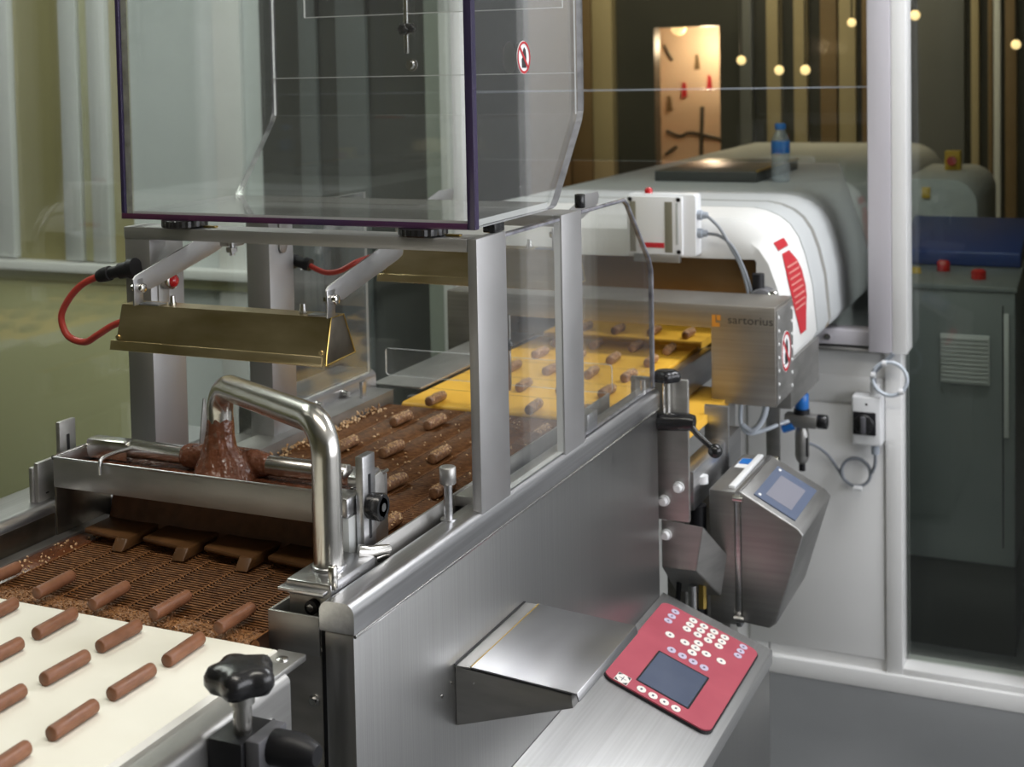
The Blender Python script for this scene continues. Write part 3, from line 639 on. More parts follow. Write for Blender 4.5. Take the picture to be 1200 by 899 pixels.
# curtain and flow guides under the tank
cu = thing('chocolate_curtain', 'falling chocolate curtain under the tank with coated guide blocks', 'chocolate', (-1.05, 1.47, 0.99))
bm = bmesh.new(); nx, nz = 50, 8; g = {}
for i in range(nx+1):
    for j in range(nz+1):
        X = -1.235+0.395*i/nx; t = j/nz
        g[i, j] = bm.verts.new((X, 1.475-0.020*t*t+0.002*math.sin(X*70)*t, 1.062-0.068*t))
for i in range(nx):
    for j in range(nz): bm.faces.new((g[i, j], g[i+1, j], g[i+1, j+1], g[i, j+1]))
o = finish('curtain', bm, 'curtain_chocolate', cu, smooth=True)
sm = o.modifiers.new('thickness', 'SOLIDIFY'); sm.thickness = 0.004
for k, x in enumerate((-1.185, -1.09, -0.995, -0.90)):
    p = prism('guide_block', [(x-0.05, 1.470), (x-0.05, 1.410), (x+0.028, 1.398), (x+0.034, 1.470)], 'Z', 1.004, 1.011, 'flow_guide', cu, 0.0025)
    prism('guide_fin', [(1.386, 0.9965), (1.398, 1.0105), (1.465, 1.0105), (1.465, 0.9965)], 'X', x+0.012, x+0.031, 'flow_guide', p, 0.002)
box('edge_coat', -1.262, -1.222, 1.20, 1.49, 0.988, 0.9945, 'wet_chocolate', cu, 0.002)

# ------------------------------------------------------------------ pouring pipe
pp = thing('pouring_pipe', 'thick polished steel pipe bent over the tank and pouring chocolate', 'pipe', (-0.80, 1.315, 1.04))
tube('pipe', bend([(-0.806, 1.318, 1.046), (-0.806, 1.318, 1.211), (-1.047, 1.457, 1.206), (-1.047, 1.457, 1.157)], 0.036, 12), 0.0168, 'steel_tube', pp, 32)
box('base_block', -0.834, -0.776, 1.272, 1.372, 1.030, 1.047, 'steel', pp, 0.003)
box('base_flange', -0.838, -0.780, 1.262, 1.285, 1.0365, 1.0405, 'steel', pp, 0.0008)
box('base_support', -0.832, -0.782, 1.276, 1.36, 0.976, 1.030, 'steel_dull', pp, 0.001)
rod('base_collar', (-0.806, 1.318, 1.046), (-0.806, 1.318, 1.051), 0.0195, 'steel', pp, 32, chamfer=0.001)
pn = rod('locating_pin', (-0.7775, 1.279, 1.040), (-0.7775, 1.279, 1.066), 0.0052, 'steel_tube', pp, 16, chamfer=0.0008)
rod('cap_screw', (-0.800, 1.278, 1.020), (-0.800, 1.268, 1.020), 0.008, 'black_matte', pp, 16)
rod('cap_screw_socket', (-0.800, 1.268, 1.020), (-0.800, 1.2665, 1.020), 0.0045, 'screw', pp, 6)
# chocolate pouring out of the pipe
bm = bmesh.new(); rings = []; nseg = 28
for (z, cx, cy, rx, ryy) in ((1.166, -1.047, 1.457, 0.0166, 0.0166), (1.155, -1.047, 1.457, 0.0178, 0.0176), (1.140, -1.048, 1.457, 0.0190, 0.0182), (1.126, -1.049, 1.457, 0.0225, 0.020), (1.114, -1.047, 1.456, 0.0285, 0.023), (1.104, -1.044, 1.454, 0.035, 0.027), (1.094, -1.042, 1.450, 0.037, 0.033), (1.086, -1.040, 1.448, 0.041, 0.038), (1.078, -1.038, 1.448, 0.046, 0.041)):
    rings.append([bm.verts.new((cx+rx*math.cos(2*PI*k/nseg)*(1+0.05*math.sin(3*k+z*90)), cy+ryy*math.sin(2*PI*k/nseg)*(1+0.05*math.cos(2*k+z*70)), z)) for k in range(nseg)])
for i in range(len(rings)-1):
    for k in range(nseg): bm.faces.new((rings[i][k], rings[i][(k+1) % nseg], rings[i+1][(k+1) % nseg], rings[i+1][k]))
bm.faces.new(rings[0][::-1]); bm.faces.new(rings[-1])
add_tube(bm, [(-1.122, ry, rz), (-1.114, ry, rz), (-1.07, ry, rz), (-1.01, ry, rz), (-0.994, ry, rz), (-0.986, ry, rz)], [0.0130, 0.0165, 0.0195, 0.0185, 0.0155, 0.0132], 24)
o = finish('pouring_chocolate', bm, 'flowing_chocolate', smooth=True)
rm = o.modifiers.new('merge', 'REMESH'); rm.mode = 'VOXEL'; rm.voxel_size = 0.0022; rm.use_smooth_shade = True
s2 = o.modifiers.new('soften', 'SMOOTH'); s2.iterations = 6; s2.factor = 0.5
tag(o, 'thick stream of chocolate pouring from the bent pipe over the roller', 'chocolate')
box_ = prism('spatula', [(1.50, 1.10), (1.522, 1.10), (1.518, 1.168), (1.513, 1.170)], 'X', -1.115, -1.113, 'steel_dull', None, 0.0004)
tag(box_, 'narrow pointed steel scraper blade standing behind the chocolate stream', 'scraper')
#SECTION covers
# ================================================================== acrylic hood on the frame
hd = thing('acrylic_hood', 'large clear acrylic hood standing on the steel frame', 'hood', (-1.013, 1.77, 1.40))
HX0, HX1, HT = -1.290, -0.7365, 2.15
prof = [(1.586, 1.401), (1.835, 1.401), (1.850, 1.404), (1.862, 1.414), (1.958, 1.520), (1.966, 1.535), (1.968, 1.552), (1.968, HT), (1.586, HT)]
bm = bmesh.new(); add_prism(bm, [(HX0, 1.3995), (HX1, 1.3995), (HX1, HT), (HX0, HT)], 'Y', 1.576, 1.586, 0, 1)
bm.faces.ensure_lookup_table(); bm.faces[2].material_index = 2
finish('front_panel', bm, ['acrylic', 'acrylic_edge', 'acrylic_edge_red'], hd)
box('bottom_edge', HX0, HX1-0.011, 1.5735, 1.5759, 1.3995, 1.4075, 'acrylic_edge_red', hd, 0.0004)
box('upright_edge', HX1-0.0105, HX1, 1.5735, 1.5759, 1.3995, HT, 'acrylic_edge', hd, 0.0004)
box('upright_edge', HX0, HX0+0.006, 1.5735, 1.5759, 1.4078, HT, 'acrylic_edge', hd, 0.0004)
for (a, b) in ((HX1-0.010, HX1), (HX0, HX0+0.010)):
    pane('side_panel', prof, 'X', a, b, hd, 'acrylic', 'acrylic_edge_grey')
pane('base_panel', [(HX0+0.01, 1.587), (HX1-0.01, 1.587), (HX1-0.01, 1.840), (HX0+0.01, 1.840)], 'Z', 1.4015, 1.4095, hd, 'acrylic', 'acrylic_edge_light')
pane('sloping_panel', [(1.838, 1.4105), (1.843, 1.4055), (1.958, 1.526), (1.953, 1.531)], 'X', HX0+0.0102, HX1-0.0102, hd, 'acrylic', 'acrylic')
pane('back_panel', [(HX0+0.0102, 1.531), (HX1-0.0102, 1.531), (HX1-0.0102, 1.592), (HX0+0.0102, 1.592)], 'Y', 1.9575, 1.9635, hd, 'acrylic', 'acrylic_edge_light')
pane('back_panel', [(HX0+0.0102, 1.5935), (HX1-0.0102, 1.5935), (HX1-0.0102, HT), (HX0+0.0102, HT)], 'Y', 1.9575, 1.9635, hd, 'acrylic', 'acrylic_edge_light')
pane('sliding_panel', [(-1.212, 1.690), (-0.762, 1.690), (-0.762, HT), (-1.212, HT)], 'Y', 1.950, 1.954, hd, 'acrylic', 'acrylic_edge_light')
box('joint_strip', HX0+0.0102, HX1-0.0102, 1.9560, 1.9640, 1.5922, 1.5933, 'acrylic_edge_light', hd, 0)
box('panel_edge', -1.212, -0.762, 1.9490, 1.9500, 1.690, 1.6912, 'acrylic_edge_light', hd, 0)
box('panel_edge', -1.2125, -1.2110, 1.9490, 1.9500, 1.6915, HT, 'acrylic_edge_light', hd, 0)
box('base_rear_edge', HX0+0.0102, HX1-0.0102, 1.8402, 1.8422, 1.4012, 1.4045, 'acrylic_edge_light', hd, 0.0005)
sd = box('slide_rail', -1.026, -1.019, 1.942, 1.949, 1.628, HT, 'chrome', hd, 0.0015)
star_knob('slide_knob', (-1.0215, 1.941, 1.666), 0.0105, 0.012, 'black_plastic', sd, 6, 0.2, 'Y')
star_knob('slide_knob', (-1.010, 1.941, 1.667), 0.0085, 0.010, 'black_plastic', sd, 6, 0.2, 'Y')
hexbolt('slide_bolt', (-1.019, 1.956, 1.610), 0.0075, 0.010, 'Y', 'screw', hd)
# hand warning sticker on the right side of the hood
def hand_sticker(name, x, y, z, ry, rz, parent):
    st = prism(name, circle(y, z, ry, rz, 28), 'X', x, x+0.0006, 'print_white', parent)
    for (k0, k1, m, h) in ((0.82, 1.0, 'print_red', 0.0012),):
        bm = bmesh.new(); A = circle(y, z, ry*k0, rz*k0, 28); B = circle(y, z, ry*k1*0.97, rz*k1*0.97, 28)
        a = [bm.verts.new((x+h, *p)) for p in A]; b = [bm.verts.new((x+h, *p)) for p in B]
        for i in range(28): bm.faces.new((a[i], a[(i+1) % 28], b[(i+1) % 28], b[i]))
        finish('ring', bm, m, st)
    prism('hand', [(y-0.30*ry, z-0.62*rz), (y+0.34*ry, z-0.62*rz), (y+0.40*ry, z+0.05*rz), (y+0.30*ry, z+0.45*rz), (y+0.08*ry, z+0.62*rz), (y-0.10*ry, z+0.45*rz), (y-0.16*ry, z+0.0), (y-0.34*ry, z-0.12*rz)], 'X', x+0.0006, x+0.0009, 'print_black', st)
    prism('bar', [(y-0.66*ry, z+0.52*rz), (y-0.52*ry, z+0.66*rz), (y+0.66*ry, z-0.52*rz), (y+0.52*ry, z-0.66*rz)], 'X', x+0.0009, x+0.0012, 'print_red', st)
    return st
hand_sticker('hand_sticker', HX1, 1.7385, 1.6155, 0.0225, 0.0225, hd)
# black hand wheels that carry the hood
for (x, y, lb) in ((-1.196, 1.594, 'black knurled hand wheel under the left end of the hood'), (-0.820, 1.594, 'black knurled hand wheel under the right end of the hood')):
    t = thing('hand_wheel', lb, 'knob', (x, y, 1.388), 'hand wheels under the hood')
    bm = bmesh.new(); rg = []
    for (s, z) in ((0.92, 1.3885), (1.0, 1.3905), (1.0, 1.3985), (0.93, 1.3992)):
        rg.append([bm.verts.new((x+0.0325*s*(1-0.03*(k % 2))*math.cos(2*PI*k/48), y+0.0325*s*(1-0.03*(k % 2))*math.sin(2*PI*k/48), z)) for k in range(48)])
    for i in range(3):
        for k in range(48): bm.faces.new((rg[i][k], rg[i][(k+1) % 48], rg[i+1][(k+1) % 48], rg[i+1][k]))
    bm.faces.new(rg[0][::-1]); bm.faces.new(rg[-1]); finish('wheel', bm, 'black_plastic', t)
    box('tongue', x+0.034, x+0.054, y-0.004, y+0.004, 1.3888, 1.3912, 'brass', t, 0.0005)
o = box('hood_buffer', -0.757, -0.739, 1.64, 1.672, 1.3882, 1.4008, 'black_plastic', None, 0.002); tag(o, 'small black rubber buffer under the right side of the hood', 'buffer')
# clear guards
o = pane('acrylic_guard', [(1.669, 1.043), (1.866, 1.043), (1.866, 1.380), (1.669, 1.380)], 'X', -0.748, -0.738, None, 'acrylic_guard', 'acrylic_edge_light'); box('top_edge', -0.748, -0.738, 1.6695, 1.8655, 1.3802, 1.384, 'acrylic_edge_grey', o, 0); tag(o, 'clear acrylic guard between the two right hand posts', 'guard')
g2 = thing('acrylic_guard', 'clear acrylic guard with cut off top corner behind the rear right post', 'guard', (-0.74, 2.12, 1.04))
pane('pane', [(1.949, 1.0435), (2.296, 1.0435), (2.296, 1.248), (2.284, 1.268), (2.172, 1.374), (2.155, 1.382), (1.949, 1.382)], 'X', -0.746, -0.738, g2, 'acrylic_guard', 'acrylic_edge_grey')
tube('edge_strip', [(-0.7405, 1.949, 1.3835), (-0.7405, 2.155, 1.3835), (-0.7405, 2.173, 1.375), (-0.7405, 2.285, 1.269), (-0.7405, 2.297, 1.248), (-0.7405, 2.297, 1.045)], 0.0032, 'acrylic_edge_grey', g2, 8)
rod('locating_pin', (-0.749, 2.268, 1.04), (-0.749, 2.268, 1.062), 0.0045, 'chrome', g2, 14)
box('guard_clamp', -0.765, -0.745, 1.985, 2.03, 1.041, 1.068, 'steel', g2, 0.002)
rod('guard_knob', (-0.752, 1.985, 1.387), (-0.752, 1.985, 1.408), 0.008, 'black_plastic', g2, 20, chamfer=0.001)
g1 = pane('acrylic_guard', [(1.952, 1.044), (2.235, 1.044), (2.235, 1.38), (1.952, 1.38)], 'X', -1.272, -1.267, None, 'acrylic_guard', 'acrylic_edge_light'); tag(g1, 'clear acrylic guard on the far side above the left rail', 'guard')
g3 = pane('acrylic_flap', rrect(-1.243, -0.80, 1.038, 1.088, 0.006, 4), 'Y', 2.252, 2.256, None, 'acrylic_guard', 'acrylic_edge_light'); fr2 = rod('slide_rod', (-0.990, 2.248, 1.03), (-0.990, 2.248, 1.165), 0.0035, 'chrome', g3, 10); star_knob('slide_knob', (-0.990, 2.246, 1.113), 0.012, 0.012, 'black_plastic', g3, 6, 0.2, 'Y'); tag(g3, 'low clear acrylic strip crossing above the start of the yellow belt', 'guard')

# ------------------------------------------------------------------ radiant heaters
def heater(loc, x0, x1, yo, zo, label, arms, ends=True):
    t = thing('radiant_heater', label, 'heater', loc, 'radiant heaters')
    sec = [(yo-0.015, zo-0.058), (yo-0.0135, zo-0.046), (yo, zo), (yo+0.031, zo), (yo+0.056, zo-0.046), (yo+0.058, zo-0.054)]
    inner = [(y*1.0, z) for y, z in sec]
    bm = bmesh.new()
    A = [bm.verts.new((x0, *p)) for p in sec]; B = [bm.verts.new((x1, *p)) for p in sec]
    for i in range(len(sec)-1): bm.faces.new((A[i], A[i+1], B[i+1], B[i]))
    body = finish('reflector', bm, 'steel_tarnished', t)
    sm = body.modifiers.new('sheet', 'SOLIDIFY'); sm.thickness = 0.0014; sm.offset = 0
    for x in (x0, x1):
        prism('end_plate', [sec[0], sec[1], sec[2], sec[3], sec[4], sec[5]], 'X', x-0.0012, x+0.0012, 'steel_dark', t, 0.0003)
    prism('front_lip', [(yo-0.0165, zo-0.0600), (yo-0.0180, zo-0.0592), (yo-0.0150, zo-0.0470), (yo-0.0136, zo-0.0470)], 'X', x0-0.010, x1-0.004, 'steel_tarnished', t, 0.0004)
    for xx in (x0+0.002, x1-0.006): rod('rivet', (xx, yo-0.016, zo-0.042), (xx, yo-0.010, zo-0.042), 0.0028, 'steel_tarnished', t, 8)
    tube('end_rim', [(x1+0.0012, *sec[0]), (x1+0.0012, *sec[1]), (x1+0.0012, *sec[2]), (x1+0.0012, *sec[3]), (x1+0.0012, *sec[5]), (x1+0.0012, *sec[0])], 0.0013, 'brass', t, 6)
    pts = []; n = int((x1-x0-0.02)/0.0105)*8
    for k in range(n+1):
        a = 2*PI*k/8; pts.append((x0+0.01+(x1-x0-0.02)*k/n, yo+0.02+0.007*math.sin(a), zo-0.059+0.007*math.cos(a)))
    bm = bmesh.new(); add_tube(bm, pts, 0.0012, 5, False); finish('heating_coil', bm, 'steel_dull', t, smooth=True)
    for x in arms:
        p = prism('hanger_arm', [(yo-0.012, zo+0.036), (yo-0.006, zo+0.041), (yo+0.142, zo+0.076), (yo+0.192, zo+0.075), (yo+0.197, zo+0.068), (yo+0.192, zo+0.055), (yo+0.176, zo+0.050), (yo+0.028, zo+0.019), (yo-0.010, zo+0.022)], 'X', x-0.0013, x+0.0013, 'steel_profile', t, 0.0004)
        f = box('hanger_foot', x-0.0015, x+0.0015, yo-0.011, yo+0.008, zo+0.001, zo+0.036, 'steel', t, 0.0006)
        dr = 1 if x < (x0+x1)/2 else -1
        box('foot_plate', min(x, x+0.034*dr), max(x, x+0.034*dr), yo-0.002, yo+0.016, zo+0.0008, zo+0.003, 'steel', f, 0.0006)
        rod('pivot_nut', (x+0.0015, yo-0.001, zo+0.024), (x+0.011, yo-0.001, zo+0.024), 0.0062, 'chrome', f, 16, chamfer=0.001)
        rod('pivot_nut', (x-0.008, yo-0.001, zo+0.024), (x-0.0015, yo-0.001, zo+0.024), 0.0052, 'chrome', f, 6)
        hexbolt('foot_bolt', (x+0.048*dr, yo+0.010, zo+0.001), 0.0042, 0.013, 'Z', 'screw', t)
    return t
heater((-1.07, 1.52, 1.235), -1.233, -0.906, 1.500, 1.292, 'tarnished steel heater hood hanging from two arms above the chocolate tank', (-1.205, -0.904))
heater((-0.95, 2.02, 1.26), -1.098, -0.775, 2.002, 1.318, 'tarnished steel heater hood deeper inside the frame above the wire belt', (-1.07, -0.80))

# ------------------------------------------------------------------ red heater cables with plugs
c1 = thing('heater_cable', 'red cable loop plugged into the front left post', 'cable', (-1.3287, 1.5632, 1.2190), 'red heater cables')
tube('cable', curve([(-1.3190, 1.5632, 1.3196), (-1.3531, 1.5632, 1.3059), (-1.3795, 1.5632, 1.2844), (-1.3971, 1.5632, 1.2551), (-1.3864, 1.5632, 1.2278), (-1.3541, 1.5612, 1.2209), (-1.3229, 1.5534, 1.2346), (-1.2900, 1.5520, 1.2520), (-1.2360, 1.5450, 1.2680)], 8), 0.0050, 'red_cable', c1, 12)
tube('plug', [(-1.3258, 1.5632, 1.3167), (-1.3170, 1.5632, 1.3196), (-1.3053, 1.5632, 1.3225), (-1.3043, 1.5632, 1.3225), (-1.2877, 1.5632, 1.3264), (-1.2867, 1.5632, 1.3264), (-1.2589, 1.5632, 1.3323)], [0.0085, 0.0105, 0.0105, 0.0085, 0.0085, 0.0115, 0.0115], 'black_matte', c1, 20)
rod('socket', (-1.2696, 1.5632, 1.3303), (-1.2589, 1.5632, 1.3323), 0.0142, 'black_matte', c1, 20)
c2 = thing('heater_cable', 'short red cable plugged into the rear left post', 'cable', (-1.1878, 1.9661, 1.2723), 'red heater cables')
tube('cable', curve([(-1.2257, 1.9661, 1.2826), (-1.2063, 1.9661, 1.2744), (-1.1878, 1.9661, 1.2713), (-1.1674, 1.9712, 1.2754), (-1.1448, 1.9866, 1.2887), (-1.1213, 2.0378, 1.2979)], 7), 0.0045, 'red_cable', c2, 10)
tube('plug', [(-1.2739, 1.9661, 1.2908), (-1.2513, 1.9661, 1.2877), (-1.2503, 1.9661, 1.2877), (-1.2329, 1.9661, 1.2846), (-1.2319, 1.9661, 1.2846), (-1.2227, 1.9661, 1.2826)], [0.012, 0.012, 0.009, 0.009, 0.0115, 0.0105], 'black_matte', c2, 18)

#SECTION product
# ================================================================== chocolate bars
def bar_mesh(name, L, r, bumpy):
    bm = bmesh.new(); rings = []; n = 16
    for (t, s) in ((0, 0.80), (0.012, 0.93), (0.04, 1.0), (0.25, 1.0), (0.5, 1.0), (0.75, 1.0), (0.96, 1.0), (0.988, 0.93), (1.0, 0.80)):
        rr = []
        for k in range(n):
            q = r*s*(1+random.uniform(-bumpy, bumpy)); a = 2*PI*k/n
            rr.append(bm.verts.new((q*math.cos(a), (t-0.5)*L, r+q*math.sin(a))))
        rings.append(rr)
    for i in range(len(rings)-1):
        for k in range(n): bm.faces.new((rings[i][k], rings[i][(k+1) % n], rings[i+1][(k+1) % n], rings[i+1][k]))
    bm.faces.new(rings[0][::-1]); bm.faces.new(rings[-1])
    bmesh.ops.recalc_face_normals(bm, faces=bm.faces)
    me = bpy.data.meshes.new(name); bm.to_mesh(me); bm.free()
    me.polygons.foreach_set('use_smooth', [True]*len(me.polygons)); me.set_sharp_from_angle(angle=math.radians(50))
    return me
plain_bars = [bar_mesh('plain_chocolate_bar', 0.062, 0.0074, 0.012) for k in range(3)]
for me in plain_bars: me.materials.append(M['milk_chocolate'])
bar_cols = (-0.882, -0.968, -1.053, -1.137, -1.221); bar_rows = (1.243, 1.153, 1.067, 0.981, 0.895)
for i, y in enumerate(bar_rows):
    for j, x in enumerate(bar_cols):
        if i + j > 4: continue
        o = bpy.data.objects.new('chocolate_bar', plain_bars[(i+2*j) % 3]); COL.objects.link(o)
        o.location = (x + random.uniform(-0.002, 0.002), y + random.uniform(-0.002, 0.002), 0.9995 if i else 0.9997)
        o.rotation_euler = (0 if i else 0.0, 0, random.uniform(-0.05, 0.05))
        row = 'tips on the wire mesh' if i == 0 else '%s row before the mesh' % ORD[i-1]
        tag(o, 'plain bar on white belt, %s, %s from the right' % (row, ORD[j]), 'chocolate bar', 'plain bars on the white belt')
nut_me = []
for k in range(3):
    me = bar_mesh('nut_bar', 0.058, 0.0086, 0.05); me.materials.append(M['nut_chocolate']); nut_me.append(me)
top_me = []
for k in range(3):
    bm = bmesh.new()
    for q in range(64):
        a = random.uniform(0.05, 0.95)*PI; yy = random.uniform(-0.027, 0.027); r0 = 0.0085
        s = random.uniform(0.0008, 0.0018)
        mtx = Matrix.Translation((r0*math.cos(a), yy, 0.0086+r0*math.sin(a))) @ Matrix.Rotation(random.uniform(0, 6), 4, Vector((random.random(), random.random(), 1)).normalized()) @ Matrix.Diagonal((s*1.4, s, s*0.8, 1))
        bmesh.ops.create_icosphere(bm, subdivisions=1, radius=1.0, matrix=mtx)
    me = bpy.data.meshes.new('nut_topping'); bm.to_mesh(me); bm.free(); me.materials.append(M['nut']); top_me.append(me)
def nut_bar(x, y, z, k, label, group):
    o = bpy.data.objects.new('nut_coated_bar', nut_me[k % 3]); COL.objects.link(o); o.location = (x, y, z); o.rotation_euler = (0, 0, random.uniform(-0.10, 0.06))
    tag(o, label, 'chocolate bar', group)
    c = bpy.data.objects.new('nut_topping', top_me[(k*2+1) % 3]); COL.objects.link(c); c.parent = o; c['kind'] = 'stuff'
k = 0
for i, (y, xs) in enumerate(((1.593, (-0.881,)), (1.760, (-0.883, -0.963)), (1.918, (-0.872, -0.966, -1.051, -1.134)), (2.095, (-0.867, -0.965, -1.063, -1.128)))):
    for j, x in enumerate(xs):
        nut_bar(x, y, 0.9945, k, 'nut bar on the wire belt, %s row from tank, %s from right' % (ORD[i], ORD[j]), 'coated bars on the wire belt'); k += 1
for i, y in enumerate((2.230, 2.385, 2.527, 2.668, 2.795, 2.942)):
    for j, x in enumerate((-0.862, -0.941, -1.024, -1.106)):
        if i == 0: x = (-0.85, -0.938, -1.03, -1.125)[j]
        nut_bar(x + random.uniform(-0.004, 0.004), y + random.uniform(-0.004, 0.004), 1.0000 if i < 5 else 1.0062, k, 'nut bar on the yellow belt, %s row from mesh, %s from right' % (ORD[i], ORD[j]), 'coated bars on the yellow belt'); k += 1
# loose nut crumbs on the wire belt
bm = bmesh.new()
def crumb(x, y, z, s):
    mtx = Matrix.Translation((x, y, z)) @ Matrix.Rotation(random.uniform(0, 6), 4, Vector((random.random(), random.random(), 1)).normalized()) @ Matrix.Diagonal((s*1.3, s, s*0.7, 1))
    bmesh.ops.create_icosphere(bm, subdivisions=1, radius=1.0, matrix=mtx)
for q in range(230):
    x = random.uniform(-1.20, -0.80); x = random.choice((x, x, round((x+1.222)/0.0478)*0.0478-1.222))
    crumb(x, random.uniform(1.52, 2.19), 0.9965, random.uniform(0.0010, 0.0024))
for q in range(420):
    y = random.uniform(1.52, 2.18); h = random.random()
    crumb(-1.221+0.020*h*h, y, 0.995+0.010*(1-h)*random.random(), random.uniform(0.0014, 0.0028))
for q in range(70):
    crumb(random.uniform(-1.262, -1.22), random.uniform(1.25, 1.48), 0.9955, random.uniform(0.0008, 0.002))
o = finish('nut_crumbs', bm, 'nut'); tag(o, 'loose chopped nut crumbs scattered over the brown wire belt', 'crumbs', kind='stuff')

# ------------------------------------------------------------------ outfeed conveyor with the yellow belt
oc = thing('outfeed_conveyor', 'outfeed conveyor with yellow belt beyond the coating machine', 'conveyor', (-1.0, 2.55, 0))
prism('belt', rrect(2.212, 2.885, 0.984, 1.0, 0.0079, 8), 'X', -1.190, -0.825, 'belt_yellow', oc, smooth=True)
for y in (2.33, 2.47, 2.61, 2.75): box('belt_seam', -1.190, -0.825, y, y+0.0016, 0.9999, 1.0003, 'brown_panel', oc, 0)
prism('belt', rrect(2.895, 3.60, 0.990, 1.006, 0.0079, 8), 'X', -1.190, -0.825, 'belt_yellow', oc, smooth=True)
box('side_plate', -0.822, -0.80, 2.33, 2.90, 0.93, 0.995, 'steel', oc, 0.002)
box('side_plate', -1.215, -1.195, 2.28, 2.90, 0.93, 0.995, 'steel', oc, 0.002)
box('deck', -1.19, -0.83, 2.25, 2.88, 0.945, 0.983, 'steel_dull', oc, 0.002)
box('left_shelf', -1.30, -1.195, 2.30, 2.86, 1.003, 1.008, 'steel_dull', oc, 0.001)
prism('return_belt', rrect(2.36, 2.86, 0.905, 0.921, 0.0079, 8), 'X', -1.15, -0.735, 'belt_yellow', oc, smooth=True)
box('beam', -0.735, -0.700, 2.40, 2.74, 0.80, 0.872, 'steel', oc, 0.003)
box('beam', -1.25, -1.215, 2.40, 2.74, 0.80, 0.872, 'steel', oc, 0.003)
box('bearing_plate', -0.795, -0.690, 2.335, 2.345, 0.80, 1.052, 'steel_dull', oc, 0.002)
box('bracket_plate', -0.742, -0.694, 2.62, 2.63, 0.80, 0.940, 'steel', oc, 0.002)
for (x, z) in ((-0.735, 0.835), (-0.708, 0.862)): hexbolt('bolt', (x, 2.335, z), 0.0075, 0.014, 'Y', 'plastic_white', oc)
hexbolt('bolt', (-0.736, 2.348, 0.770), 0.0075, 0.014, 'Y', 'plastic_white', oc)
for (x, y) in ((-1.23, 2.5), (-0.76, 2.5), (-1.23, 2.68), (-0.76, 2.68)): box('leg', x-0.018, x+0.018, y-0.018, y+0.018, 0.0, 0.82, 'steel_dull', oc, 0.002)

lv = thing('clamping_lever', 'black clamping lever with ball end and star knob behind the side panel end', 'lever', (-0.72, 2.32, 0.95))
star_knob('star_knob', (-0.722, 2.315, 1.052), 0.026, 0.020, 'black_plastic', lv, 5, 0.2)
rod('knob_shaft', (-0.722, 2.315, 0.998), (-0.722, 2.315, 1.054), 0.0075, 'steel_tube', lv, 16)
tube('lever_hub', [(-0.745, 2.312, 0.981), (-0.700, 2.312, 0.984), (-0.684, 2.312, 0.985), (-0.672, 2.312, 0.985)], [0.016, 0.016, 0.0155, 0.0125], 'black_plastic', lv, 20)
tube('lever_arm', [(-0.682, 2.312, 0.981), (-0.662, 2.300, 0.967), (-0.634, 2.298, 0.945)], [0.0062, 0.0055, 0.005], 'black_plastic', lv, 12)
bm = bmesh.new(); bmesh.ops.create_uvsphere(bm, u_segments=20, v_segments=12, radius=0.0125); bmesh.ops.translate(bm, vec=(-0.632, 2.298, 0.943), verts=bm.verts); finish('ball', bm, 'black_plastic', lv, smooth=True)

# ------------------------------------------------------------------ small steel spout box
hp = thing('spout_box', 'small folded steel spout box hanging between side panel end and display unit', 'hopper', (-0.70, 2.38, 0.70))
def poly(name, quads, verts, mat, parent, thick=0.0018):
    bm = bmesh.new(); vs = [bm.verts.new(v) for v in verts]
    for q in quads: bm.faces.new([vs[i] for i in q])
    o = finish(name, bm, mat, parent); m = o.modifiers.new('sheet', 'SOLIDIFY'); m.thickness = thick; m.offset = -1
    return o
a, b_, c_, d_ = (-0.745, 2.350, 0.795), (-0.671, 2.350, 0.790), (-0.684, 2.350, 0.712), (-0.745, 2.350, 0.711)
e_, f_, g_ = (-0.648, 2.43, 0.715), (-0.660, 2.43, 0.640), (-0.745, 2.43, 0.640)
poly('front_sheet', [(0, 1, 2, 3)], [a, b_, c_, d_], 'steel_dull', hp)
poly('side_sheet', [(0, 1, 2, 3)], [b_, e_, f_, c_], 'steel_dull', hp)
poly('bottom_sheet', [(0, 1, 2, 3)], [d_, c_, f_, g_], 'steel_dull', hp)
tube('drain_pipe', [(-0.702, 2.39, 0.668), (-0.702, 2.39, 0.60)], 0.008, 'steel', hp, 14)
rod('drain_fitting', (-0.687, 2.40, 0.625), (-0.687, 2.40, 0.668), 0.0075, 'brass', hp, 6)
rod('hose', (-0.735, 2.40, 0.60), (-0.728, 2.40, 0.69), 0.005, 'black_matte', hp, 10)

# ------------------------------------------------------------------ tilted display unit
du_ = thing('display_unit', 'steel weighing display box with blue grey screen on its sloping top', 'display', (-0.60, 2.54, 0.59))
box('rear_box', -0.680, -0.632, 2.425, 2.672, 0.592, 0.836, 'steel_cover', du_, 0.003)
box('seal', -0.632, -0.622, 2.423, 2.674, 0.590, 0.838, 'steel', du_, 0.002)
fr_ = [(-0.622, 0.600), (-0.572, 0.596), (-0.560, 0.606), (-0.510, 0.772), (-0.520, 0.783), (-0.622, 0.838)]
prism('front_cover', fr_, 'Y', 2.423, 2.674, 'steel_cover', du_, 0.003, 3)
sx0, sz0, sx1, sz1 = -0.612, 0.8332, -0.524, 0.7857
tdir = Vector((sx1-sx0, 0, sz1-sz0)).normalized(); tn = Vector((-tdir.z, 0, tdir.x))
def DP(s, y, h): return Vector((sx0, 0, sz0)) + tdir*s + Vector((0, y, 0)) + tn*h
